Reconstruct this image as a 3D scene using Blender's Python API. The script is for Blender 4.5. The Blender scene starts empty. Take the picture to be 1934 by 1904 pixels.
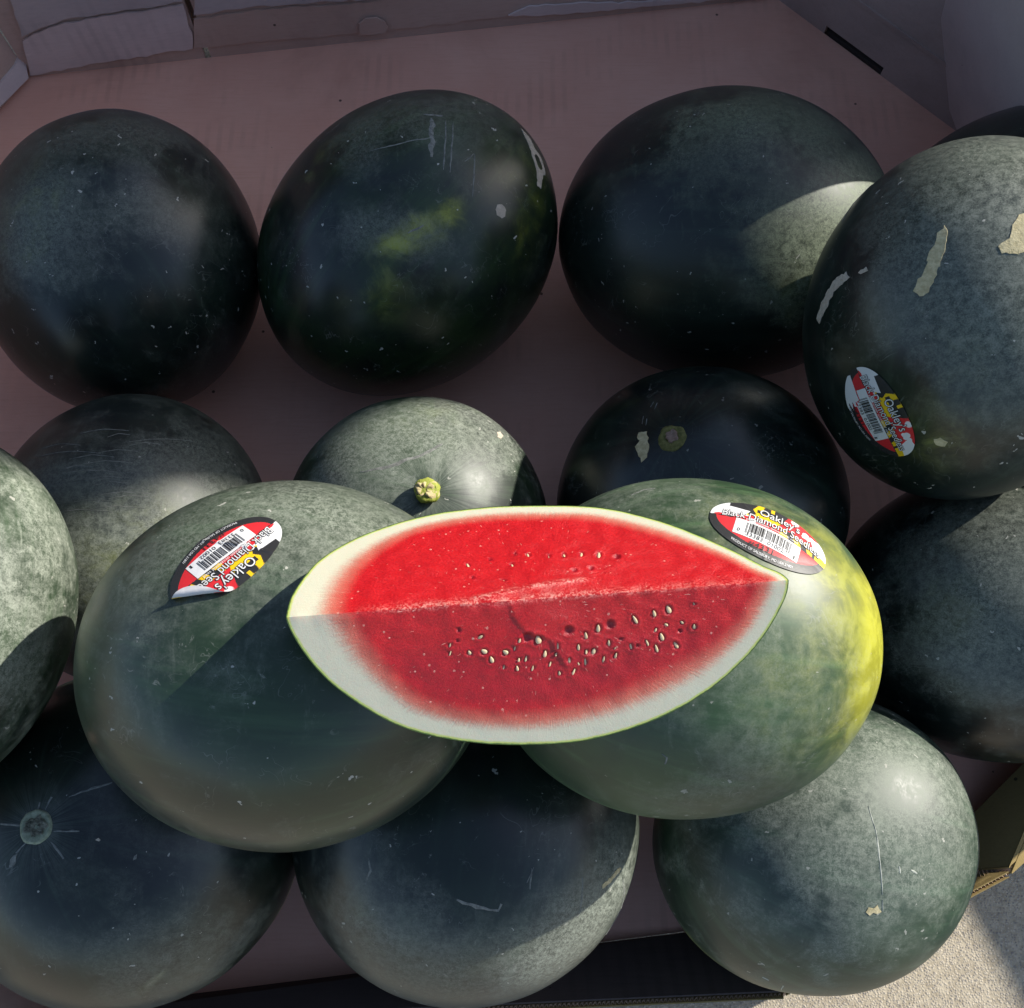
import bpy, bmesh, math, random
import numpy as np
from mathutils import Vector, Matrix, noise as mnoise

sc = bpy.context.scene
col = sc.collection
rad = math.radians

# ------------------------------------------------------------------ camera
CAM_H, PITCH, FPX, PW, PH = 0.95, rad(70), 1850.0, 1934.0, 1904.0
cam = bpy.data.cameras.new("camera")
cam.sensor_fit = 'HORIZONTAL'; cam.sensor_width = 36.0
cam.lens = 36.0 * FPX / PW
cam.clip_start = 0.02; cam.clip_end = 400
cam_o = bpy.data.objects.new("camera", cam); col.objects.link(cam_o)
cam_o.location = (0, 0, CAM_H)
cam_o.rotation_euler = (math.pi / 2 - PITCH, 0, 0)
sc.camera = cam_o

# ------------------------------------------------------------------ sky, sun, exposure
SUN_DIR = Vector((0.755, 0.433, 0.493)).normalized()
SUN_EL = math.asin(SUN_DIR.z)
SUN_AZ = math.atan2(SUN_DIR.x, SUN_DIR.y)
world = bpy.data.worlds.new("World"); sc.world = world
world.use_nodes = True
wn = world.node_tree.nodes; wn.clear()
sky = wn.new('ShaderNodeTexSky'); sky.sky_type = 'NISHITA'; sky.sun_disc = False
sky.sun_elevation = SUN_EL; sky.sun_rotation = SUN_AZ
bg = wn.new('ShaderNodeBackground'); bg.inputs['Strength'].default_value = 0.125
wo = wn.new('ShaderNodeOutputWorld')
world.node_tree.links.new(sky.outputs[0], bg.inputs[0])
world.node_tree.links.new(bg.outputs[0], wo.inputs[0])
sun = bpy.data.lights.new("sun", 'SUN'); sun.energy = 5.0; sun.angle = rad(0.53); sun.color = (1.0, 0.95, 0.86)
sun_o = bpy.data.objects.new("sun", sun); col.objects.link(sun_o)
sun_o.rotation_euler = SUN_DIR.to_track_quat('Z', 'Y').to_euler()
sun_o.location = SUN_DIR * 20
sc.view_settings.view_transform = 'Standard'; sc.view_settings.look = 'None'
sc.view_settings.exposure = 0.55; sc.view_settings.gamma = 1.0
sc.view_settings.use_curve_mapping = False

# ------------------------------------------------------------------ helpers
C0 = np.array([0, 0, CAM_H])
RT = np.array([1, 0, 0.0]); UP = np.array([0, math.sin(PITCH), math.cos(PITCH)]); BK = np.array([0, -math.cos(PITCH), math.sin(PITCH)])
def ray(p):
    d = (p[0] - PW / 2) / FPX * RT - (p[1] - PH / 2) / FPX * UP - BK
    return d / np.linalg.norm(d)
def on_plane(p, point, normal):
    """the place where the line of sight through measured photo position p meets a plane"""
    d = ray(p); n = np.asarray(normal, float)
    return C0 + d * (((np.asarray(point, float) - C0) @ n) / (d @ n))
def on_level(p, z): return on_plane(p, (0, 0, z), (0, 0, 1))
def nz(v, s, seed=0.0):
    return mnoise.noise(Vector((v[0] * s + seed, v[1] * s + seed * 1.7, v[2] * s - seed)))
def sstep(a, b, x):
    t = np.clip((x - a) / (b - a), 0, 1); return t * t * (3 - 2 * t)
def tag(o, label=None, cat=None, group=None, kind=None):
    if label: o['label'] = label
    if cat: o['category'] = cat
    if group: o['group'] = group
    if kind: o['kind'] = kind
    return o
def empty(name, loc):
    o = bpy.data.objects.new(name, None); o.empty_display_size = 0.05
    o.location = loc; col.objects.link(o); return o
def mesh_obj(name, verts, faces, mats, parent=None, fmat=None, smooth=False, attrs=None):
    me = bpy.data.meshes.new(name)
    me.from_pydata([tuple(map(float, v)) for v in verts], [], [tuple(map(int, f)) for f in faces])
    for m in (mats if isinstance(mats, (list, tuple)) else [mats]): me.materials.append(m)
    if fmat is not None: me.polygons.foreach_set('material_index', np.asarray(fmat, dtype=np.int32))
    if smooth: me.polygons.foreach_set('use_smooth', np.ones(len(me.polygons), dtype=bool))
    for k, a in (attrs or {}).items():
        a = np.asarray(a, dtype=np.float32)
        if a.ndim == 1:
            at = me.attributes.new(k, 'FLOAT', 'POINT'); at.data.foreach_set('value', a)
        else:
            at = me.attributes.new(k, 'FLOAT_VECTOR', 'POINT'); at.data.foreach_set('vector', a.ravel())
    me.update()
    o = bpy.data.objects.new(name, me); col.objects.link(o)
    if parent is not None:
        o.parent = parent
        o.matrix_parent_inverse = Matrix.Translation(-Vector(parent.location)) if parent.parent is None else Matrix()
    return o

def node(nt, t, **kw):
    n = nt.nodes.new(t)
    for k, v in kw.items():
        if hasattr(n, k) and k not in ('inputs',): setattr(n, k, v)
    return n
class Mat:
    """tiny wrapper round a node tree"""
    def __init__(s, name):
        s.m = bpy.data.materials.new(name); s.m.use_nodes = True; s.nt = s.m.node_tree
        s.nt.nodes.clear()
        s.out = s.nt.nodes.new('ShaderNodeOutputMaterial'); s.b = s.nt.nodes.new('ShaderNodeBsdfPrincipled')
        s.l(s.b.outputs[0], s.out.inputs[0]); s.tc = s.nt.nodes.new('ShaderNodeTexCoord')
    def l(s, a, b): s.nt.links.new(a, b)
    def inp(s, sock, v):
        if isinstance(v, bpy.types.NodeSocket): s.l(v, sock)
        else: sock.default_value = v
    def coord(s, scale=(1, 1, 1), off=(0, 0, 0), src=None):
        n = s.nt.nodes.new('ShaderNodeMapping'); n.inputs['Scale'].default_value = scale; n.inputs['Location'].default_value = off
        s.l(src if src is not None else s.tc.outputs['Object'], n.inputs[0]); return n.outputs[0]
    def noise(s, vec, scale, detail=4, rough=0.55, dist=0.0):
        n = s.nt.nodes.new('ShaderNodeTexNoise'); s.l(vec, n.inputs['Vector'])
        n.inputs['Scale'].default_value = scale; n.inputs['Detail'].default_value = detail
        n.inputs['Roughness'].default_value = rough; n.inputs['Distortion'].default_value = dist
        return n.outputs['Fac']
    def voro(s, vec, scale, out='Distance'):
        n = s.nt.nodes.new('ShaderNodeTexVoronoi'); s.l(vec, n.inputs['Vector']); n.inputs['Scale'].default_value = scale
        return n.outputs[0], n.outputs[1]
    def math(s, op, a, b=0.0, clamp=False):
        n = s.nt.nodes.new('ShaderNodeMath'); n.operation = op; n.use_clamp = clamp
        s.inp(n.inputs[0], a); s.inp(n.inputs[1], b); return n.outputs[0]
    def ramp(s, fac, a, b, smooth=True):
        n = s.nt.nodes.new('ShaderNodeMapRange'); n.interpolation_type = 'SMOOTHSTEP' if smooth else 'LINEAR'
        s.inp(n.inputs['Value'], fac); n.inputs['From Min'].default_value = a; n.inputs['From Max'].default_value = b
        return n.outputs['Result']
    def mix(s, fac, a, b):
        n = s.nt.nodes.new('ShaderNodeMix'); n.data_type = 'RGBA'
        s.inp(n.inputs[0], fac)
        for k, v in ((6, a), (7, b)):
            if isinstance(v, bpy.types.NodeSocket): s.l(v, n.inputs[k])
            else: n.inputs[k].default_value = (*v, 1)
        return n.outputs[2]
    def mixf(s, fac, a, b):
        n = s.nt.nodes.new('ShaderNodeMix'); n.data_type = 'FLOAT'; s.inp(n.inputs[0], fac); s.inp(n.inputs[2], a); s.inp(n.inputs[3], b); return n.outputs[0]
    def attr(s, name, vec=False):
        n = s.nt.nodes.new('ShaderNodeAttribute'); n.attribute_name = name; return n.outputs['Vector' if vec else 'Fac']
    def sep(s, col_):
        n = s.nt.nodes.new('ShaderNodeSeparateColor'); s.l(col_, n.inputs[0]); return n.outputs
    def bump(s, h, strength=0.3, dist=0.001):
        n = s.nt.nodes.new('ShaderNodeBump'); n.inputs['Strength'].default_value = strength; n.inputs['Distance'].default_value = dist
        s.l(h, n.inputs['Height']); s.l(n.outputs[0], s.b.inputs['Normal'])
    def set(s, **kw):
        names = dict(color='Base Color', rough='Roughness', spec='Specular IOR Level', coat='Coat Weight', coat_rough='Coat Roughness', sss='Subsurface Weight', sss_scale='Subsurface Scale', sss_radius='Subsurface Radius')
        for k, v in kw.items():
            i = s.b.inputs[names[k]]
            if isinstance(v, bpy.types.NodeSocket): s.l(v, i)
            elif k == 'color': i.default_value = (*v, 1)
            else: i.default_value = v
        return s
def plain(name, c, rough=0.5, var=0.12, scale=300, spec=0.5):
    m = Mat(name); v = m.coord()
    n = m.noise(v, scale, 3)
    m.set(color=m.mix(m.ramp(n, .3, .7), tuple(x * (1 - var) for x in c), tuple(min(1, x * (1 + var)) for x in c)), rough=rough, spec=spec)
    return m.m

# ------------------------------------------------------------------ ground
def pavement_mat():
    m = Mat('pavement'); v = m.coord()
    big = m.noise(v, 1.2, 4); n = m.noise(v, 120, 6, .7); d, c = m.voro(v, 480); g = m.sep(c)
    d2, c2 = m.voro(v, 210); g2 = m.sep(c2)
    base = m.mix(m.ramp(n, .3, .7), (.35, .295, .21), (.54, .47, .35))
    base = m.mix(m.math('MULTIPLY', m.ramp(big, .4, .7), .35), base, (.22, .2, .19))
    pebble = m.mix(g[1], (.17, .16, .165), (.60, .53, .42))
    base = m.mix(m.math('MULTIPLY', m.ramp(d, .55, .3), .75), base, pebble)
    dark = m.math('MULTIPLY', m.math('GREATER_THAN', g2[0], .94), m.ramp(d2, .45, .3))
    base = m.mix(m.math('MULTIPLY', dark, .4), base, (.1, .105, .12))
    m.set(color=base, rough=.9, spec=.3)
    h = m.math('ADD', m.math('MULTIPLY', m.ramp(d, .7, .1), .6), m.math('MULTIPLY', n, .8))
    m.bump(h, .55, .0012); return m.m
GZ = -0.03
PAVE = pavement_mat()
def grid_sheet(name, x0, x1, y0, y1, nx, ny, z, mat):
    X = np.linspace(x0, x1, nx); Y = np.linspace(y0, y1, ny)
    V = [(x, y, z) for y in Y for x in X]
    F = [(j * nx + i, j * nx + i + 1, (j + 1) * nx + i + 1, (j + 1) * nx + i) for j in range(ny - 1) for i in range(nx - 1)]
    return mesh_obj(name, V, F, mat)
tag(grid_sheet('pavement', -150, 150, -150, 150, 3, 3, GZ, PAVE), 'speckled concrete pavement around the bin', kind='structure')

# ------------------------------------------------------------------ cardboard
def card_mat(name, a, b, warm=(.3, .17, .11), corr=0.5):
    m = Mat(name); v = m.coord()
    big = m.noise(v, 5, 5, .6); fib = m.noise(m.coord((30, 400, 400)), 1, 4, .6); fine = m.noise(v, 500, 3)
    fl = m.nt.nodes.new('ShaderNodeTexWave'); fl.bands_direction = 'X'; fl.inputs['Scale'].default_value = 22; fl.inputs['Distortion'].default_value = .6
    m.l(v, fl.inputs['Vector'])
    c = m.mix(m.ramp(big, .3, .72), a, b)
    c = m.mix(m.math('MULTIPLY', m.ramp(fib, .42, .75), .3), c, warm)
    c = m.mix(m.math('MULTIPLY', m.math('MULTIPLY', m.ramp(fl.outputs['Fac'], .35, .95), m.ramp(m.noise(v, 9, 4), .50, .66)), .22), c, tuple(x * .62 for x in a))
    c = m.mix(m.math('MULTIPLY', m.ramp(m.noise(v, 3.4, 6, .65, .6), .52, .74), .4), c, tuple(x * .66 for x in warm))
    sm = m.noise(m.coord((14, 150, 150)), 1, 5, .7, .5)
    c = m.mix(m.math('MULTIPLY', m.ramp(sm, .62, .76), .3), c, tuple(min(1, x * 1.25) for x in b))
    d, cc = m.voro(v, 26); s = m.sep(cc)
    c = m.mix(m.math('MULTIPLY', m.math('MULTIPLY', m.math('LESS_THAN', d, .045), m.math('GREATER_THAN', s[0], .55)), .8), c, (.03, .025, .02))
    m.set(color=c, rough=.85, spec=.2)
    pat = m.ramp(m.noise(v, 7, 3), .45, .7)
    m.bump(m.math('ADD', m.math('MULTIPLY', m.math('MULTIPLY', fl.outputs['Fac'], pat), corr), m.math('MULTIPLY', fine, .35)), .5, .0009)
    return m.m
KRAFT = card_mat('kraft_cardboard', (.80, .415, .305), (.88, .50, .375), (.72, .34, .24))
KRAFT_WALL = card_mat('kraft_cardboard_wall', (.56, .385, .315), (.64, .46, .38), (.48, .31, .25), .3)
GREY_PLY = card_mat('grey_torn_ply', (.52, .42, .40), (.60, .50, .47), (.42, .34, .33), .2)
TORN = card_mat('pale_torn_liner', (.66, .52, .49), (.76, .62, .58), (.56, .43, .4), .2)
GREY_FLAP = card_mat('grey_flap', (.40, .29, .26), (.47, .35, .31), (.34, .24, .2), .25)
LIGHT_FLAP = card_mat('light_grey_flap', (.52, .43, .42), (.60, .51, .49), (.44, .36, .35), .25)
SHADE_CARD = card_mat('shade_dark_card', (.075, .055, .05), (.10, .078, .07), (.06, .045, .04), .25)  # near-black card colour holding the shade of front panel and slot
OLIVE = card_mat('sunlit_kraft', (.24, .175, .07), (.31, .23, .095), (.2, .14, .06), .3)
CUT = plain('cut_edge', (.46, .33, .23), .9, .25, 700)

def extrude_poly(pts, off):
    """closed slab from a planar polygon and an offset vector"""
    n = len(pts); V = [np.asarray(p, float) for p in pts] + [np.asarray(p, float) + off for p in pts]
    F = [tuple(range(n)), tuple(range(2 * n - 1, n - 1, -1))] + [(i, i + n, (i + 1) % n + n, (i + 1) % n) for i in range(n)]
    return V, F
def slab(name, pts, off, mat, parent, label=None):
    V, F = extrude_poly(pts, np.asarray(off, float))
    o = mesh_obj(name, V, F, mat, parent)
    # make the normals point outwards
    bm = bmesh.new(); bm.from_mesh(o.data); bmesh.ops.recalc_face_normals(bm, faces=bm.faces)
    bmesh.ops.triangulate(bm, faces=[f for f in bm.faces if len(f.verts) > 4]); bm.to_mesh(o.data); bm.free()
    if label: o['label'] = label
    return o

bin_root = empty('cardboard_bin', (0, 0.4, 0))
tag(bin_root, 'open octagonal cardboard bin holding the pile of watermelons', 'bin')
A_ = np.array([-.592, .904, 0]); B_ = np.array([.335, 1.031, 0])
R_ = np.array([.534, .819, 0]); L_ = np.array([-.735, .645, 0])
RF = np.array([.64, .13, 0]); RF2 = np.array([.36, -.015, 0]); F1 = np.array([.19, -.055, 0]); F0 = np.array([-.38, -.122, 0]); LF = np.array([-.62, .05, 0])
# floor: a slightly warped sheet cut to the octagon
poly = [A_, B_, R_, RF, RF2, F1, F0, LF, L_]
slab('floor_panel', poly, (0, 0, -.006), KRAFT, bin_root)

def wall(name, p, q, h0, h1, lean=0.0, mat=None, notch=None, th=.006, label=None):
    """wall panel from floor point p to q (interior on its left), heights h0 and h1, leaning out by 'lean'"""
    d = (q - p) / np.linalg.norm(q - p); out = np.array([d[1], -d[0], 0])
    up = np.array([0, 0, 1.0]) + out * lean
    pts = [p]
    if notch:
        a, b, h = notch; pts += [p + d * a, p + d * a + up * h, p + d * b + up * h, p + d * b]
    pts += [q, q + up * h1, p + up * h0]
    return slab(name, pts, out * th, mat or KRAFT_WALL, bin_root, label)
def cw(p, q): return q, p
# back wall in two leaves with a slit between them
dB = (B_ - A_) / np.linalg.norm(B_ - A_); nB = np.array([dB[1], -dB[0], 0])     # nB points into the bin
def back_pt(px, proud=0.0): return on_plane(px, A_ + nB * proud, nB)
slit = back_pt((360, 20)); s_len = (slit - A_) @ dB
wall('wall_panel', A_ + dB * (s_len - .0035), A_, .42, .42)
wall('wall_panel', B_, A_ + dB * (s_len + .0035), .42, .42)
wall('wall_panel', A_, L_, .42, .42, .06)
# right rear corner with the hand slot along its crease
sl = np.linalg.norm(R_ - B_); dR = (R_ - B_) / sl
nR = np.array([dR[1], -dR[0], 0])
def corner_s(px): return (on_plane(px, B_, nR) - B_) @ dR
sa, sb = (on_level((1537, 78), 0) - B_) @ dR, (on_level((1650, 152), 0) - B_) @ dR
wall('wall_panel', R_, B_, .30, .42, .10, GREY_FLAP, notch=(sl - sb, sl - sa, .0105), label='corner panel with a hand slot along its crease')
wall('light_stop_panel', R_ - nR * .06, B_ - nR * .06, .30, .42, .10, SHADE_CARD)  # added behind the slot to keep daylight out
slab('light_stop_lid', [R_ - nR * .004 + [0, 0, .06], B_ - nR * .004 + [0, 0, .06], B_ - nR * .075 + [0, 0, .06], R_ - nR * .075 + [0, 0, .06]], (0, 0, .004), GREY_FLAP, bin_root)  # added lid closing the slot cavity against light
slab('slot_shade_slab', [R_ - nR * .0065, B_ - nR * .0065, B_ - nR * .07, R_ - nR * .07], (0, 0, -.006), SHADE_CARD, bin_root)  # dark slab added so the slot reads as shaded
wall('light_stop_panel', B_ + nB * -.04, A_ + nB * -.04, .42, .42)  # added backing that stops light coming through the slit
# right side: rear leaf folded in over the corner, then the plain side
dS = (RF - R_) / np.linalg.norm(RF - R_); nS = np.array([dS[1], -dS[0], 0])      # into the bin
lean_in = nS * .34 + np.array([0, 0, 1.0]); pn = np.cross(dS, lean_in)
Pq = R_ + nS * .006
fl = [on_plane(p, Pq, pn) for p in ((1806, 243), (1757, 112), (1786, 0), (1808, -90))]
far = Pq + dS * .17
slab('folded_flap', [fl[0], fl[1], fl[2], fl[3], far + lean_in * .44, far], -pn / np.linalg.norm(pn) * .006, LIGHT_FLAP, bin_root, 'grey flap folded inward at the right rear')
wall('wall_panel', RF, R_, .37, .37, .05)
wall('wall_panel', L_, LF, .42, .25, .08)
wall('wall_panel', LF, F0, .22, .07, .25)

# low cut front with the corrugation showing along its rim
def corr_wall(p, q, rp, rq, inner_mat, label):
    """inner liner, fluted medium and outer liner between floor line pq and rim line rp-rq"""
    root = slab('wall_panel', [p, q, rq, rp], np.cross(q - p, rp - p) / np.linalg.norm(np.cross(q - p, rp - p)) * -.0012, inner_mat, bin_root, label)
    n = np.cross(q - p, rp - p); n /= np.linalg.norm(n); n = -n           # outward
    if n[1] > 0 and abs(n[1]) > abs(n[0]): n = -n
    mid = [p + n * .0041, q + n * .0041, rq + n * .0041, rp + n * .0041]
    slab('outer_liner', mid, n * .0010, OLIVE, root)
    Ln = np.linalg.norm(rq - rp); k = int(Ln / .0009); d = (rq - rp) / Ln; dn = (p - rp) / np.linalg.norm(p - rp)
    V = []; F = []
    for i in range(k + 1):
        w = .0026 + .0014 * math.sin(i * math.pi / 2)
        b = rp + d * (Ln * i / k) + n * w + dn * (.0012 + .0006 * random.random())
        V += [b, b + dn * .022]
        if i: F.append((2 * i - 2, 2 * i, 2 * i + 1, 2 * i - 1))
    mesh_obj('corrugated_medium', V, F, CUT, root)
    return root
ZR = .062
rim = [on_level(p, ZR) for p in ((-260, 1990), (1000, 1903), (1335, 1890), (1478, 1874))]
rim[0] = rim[1] + (rim[1] - rim[2]) * 3.0
rimR = [on_level(p, ZR) for p in ((1478, 1874), (1745, 1764), (1905, 1648))]
rimS = [on_level(p, ZR) for p in ((1907, 1640), (1990, 1440))]
F1 = np.array([.235, -.052, 0])
corr_wall(F0, F1, rim[0], rim[3], SHADE_CARD, 'low splayed front panel in shade')  # shade of this panel is painted in by its dark card
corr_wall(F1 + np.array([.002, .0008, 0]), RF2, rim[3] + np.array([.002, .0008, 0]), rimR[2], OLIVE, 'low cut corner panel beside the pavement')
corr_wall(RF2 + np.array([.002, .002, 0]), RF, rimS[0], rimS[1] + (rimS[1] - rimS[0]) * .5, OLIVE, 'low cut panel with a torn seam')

# torn plies on the back wall
def ply(name, pxs, proud, mat, label, ragged=.0012, seed=1, th=.0022):
    random.seed(seed); pts = []
    n = len(pxs)
    for i in range(n):
        a, b = np.array(pxs[i], float), np.array(pxs[(i + 1) % n], float)
        k = max(1, int(np.linalg.norm(b - a) / 14))
        for j in range(k):
            p = a + (b - a) * j / k
            pts.append(back_pt(p + (np.random.RandomState(seed * 999 + i * 50 + j).uniform(-1, 1, 2) * 2.2 if j else 0), proud))
    return slab(name, pts, -nB * th, mat, bin_root, label)
ply('torn_ply', [(57, 143), (43, 78), (62, 66), (120, 44), (180, 35), (250, 24), (300, 17), (346, 9), (352, 28), (356, 50), (363, 64), (364, 92), (200, 118)], .004, TORN, 'pale torn liner left on the rear wall', seed=2)
ply('torn_ply', [(366, 29), (470, 14), (560, 7), (690, 0), (900, -30), (700, -60), (370, -40)], .0075, GREY_PLY, 'grey outer ply hanging over the rear wall', seed=3)
ply('torn_ply', [(41, 70), (62, 60), (120, 37), (180, 29), (250, 18), (300, 11), (344, 3), (344, -60), (0, -70)], .0075, GREY_PLY, 'grey outer ply with a ragged torn lower edge', seed=4)
ply('torn_ply', [(366, 92), (520, 76), (700, 62), (790, 52), (960, 30), (1060, 27), (1290, 6), (1440, -6), (1200, -40), (800, -16), (690, 6), (470, 21), (366, 37)], .0025, KRAFT_WALL, 'thin brown liner along the foot of the rear wall', seed=5)
ply('torn_tab', [(680, 66), (678, 46), (690, 36), (712, 34), (727, 42), (733, 52), (728, 62)], .0068, KRAFT_WALL, None, seed=6, th=.002)
ply('torn_ply', [(960, 30), (1000, 12), (1080, 8), (1200, 5), (1300, 0), (1440, -18), (1448, -7), (1290, 7), (1180, 17), (1060, 28)], .0052, TORN, 'pale torn paper strip at the rear crease', seed=7)
# crumpled tuck in the left rear corner
dL = (L_ - A_) / np.linalg.norm(L_ - A_); nL = np.array([-dL[1], dL[0], 0]); nL = nL if nL[0] > 0 else -nL
def left_pt(px, proud): return on_plane(px, A_ + nL * proud, nL + np.array([0, 0, .35]))
tk = [left_pt(p, .010) for p in ((2, 200), (54, 148), (48, 118), (40, 92), (30, 122), (14, 142), (0, 158), (-20, 180), (-20, 222))]
slab('corner_tuck', tk, -nL * .004, TORN, bin_root, 'crumpled tuck at the left rear corner')

# ------------------------------------------------------------------ watermelons
MEL = {
 'RL': ([-0.3772, 0.5423, 0.1333], [[0.2005, 0.8563, 0.476], [-0.9115, -0.015, 0.411], [-0.3591, 0.5163, -0.7775]], [0.1431, 0.1302, 0.1302]),
 'RM': ([-0.1014, 0.5635, 0.1341], [[0.7383, 0.5944, 0.3188], [-0.6667, 0.5719, 0.4779], [-0.1017, 0.5654, -0.8186]], [0.1582, 0.1308, 0.1308]),
 'RR': ([0.2051, 0.5721, 0.1381], [[0.9778, -0.1618, 0.133], [0.0545, 0.8097, 0.5843], [0.2022, 0.5641, -0.8006]], [0.1602, 0.1374, 0.1374]),
 'BRR': ([0.5157, 0.5661, 0.1356], [[0.8869, -0.2405, 0.3944], [-0.0245, 0.8281, 0.5601], [0.4613, 0.5064, -0.7285]], [0.154, 0.1318, 0.1318]),
 'ML': ([-0.334, 0.2686, 0.1194], [[0.934, 0.1176, -0.3375], [-0.0075, 0.9506, 0.3104], [-0.3573, 0.2874, -0.8887]], [0.1182, 0.1291, 0.1182]),
 'MC': ([-0.0841, 0.2803, 0.1169], [[0.9955, 0.0323, -0.0896], [-0.002, 0.9477, 0.3191], [-0.0952, 0.3174, -0.9435]], [0.117, 0.1175, 0.117]),
 'MR': ([0.1676, 0.2973, 0.1253], [[0.9821, -0.0779, 0.1715], [0.0148, 0.9397, 0.3418], [0.1878, 0.3331, -0.924]], [0.128, 0.1253, 0.1253]),
 'RLw': ([0.4205, 0.1998, 0.1299], [[0.8882, 0.0155, 0.4592], [-0.1108, 0.9772, 0.1812], [0.4459, 0.2118, -0.8697]], [0.1454, 0.1253, 0.1253]),
 'FL': ([-0.3016, 0.0214, 0.1292], [[0.9377, -0.0378, -0.3455], [0.0439, 0.999, 0.01], [-0.3448, 0.0245, -0.9384]], [0.1333, 0.1288, 0.1288]),
 'FC': ([-0.0357, 0.0249, 0.1284], [[0.9936, 0.1057, -0.04], [-0.1043, 0.9939, 0.0346], [-0.0434, 0.0302, -0.9986]], [0.1367, 0.1285, 0.1285]),
 'FR': ([0.2402, 0.0176, 0.1146], [[0.9186, 0.2883, 0.2702], [-0.2825, 0.9573, -0.061], [0.2763, 0.0203, -0.9609]], [0.1267, 0.1138, 0.1138]),
 'BR': ([0.3464, 0.3875, 0.2895], [[0.9084, -0.2747, 0.3152], [0.0706, 0.8438, 0.5321], [0.4121, 0.4611, -0.7858]], [0.1177, 0.1358, 0.1177]),
 'LE': ([-0.408, 0.1553, 0.3005], [[0.1474, 0.9789, 0.1414], [-0.8405, 0.0486, 0.5396], [-0.5214, 0.1984, -0.83]], [0.1302, 0.1036, 0.1036]),
 'TL': ([-0.1398, 0.1189, 0.3312], [[0.9745, 0.0993, -0.201], [-0.0581, 0.9779, 0.2011], [-0.2165, 0.1843, -0.9587]], [0.1276, 0.1144, 0.1144]),
 'TR': ([0.1128, 0.1364, 0.2977], [[0.9817, 0.0567, 0.1815], [-0.0914, 0.9778, 0.1886], [0.1668, 0.2018, -0.9651]], [0.13, 0.1123, 0.1123]),
}

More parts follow.
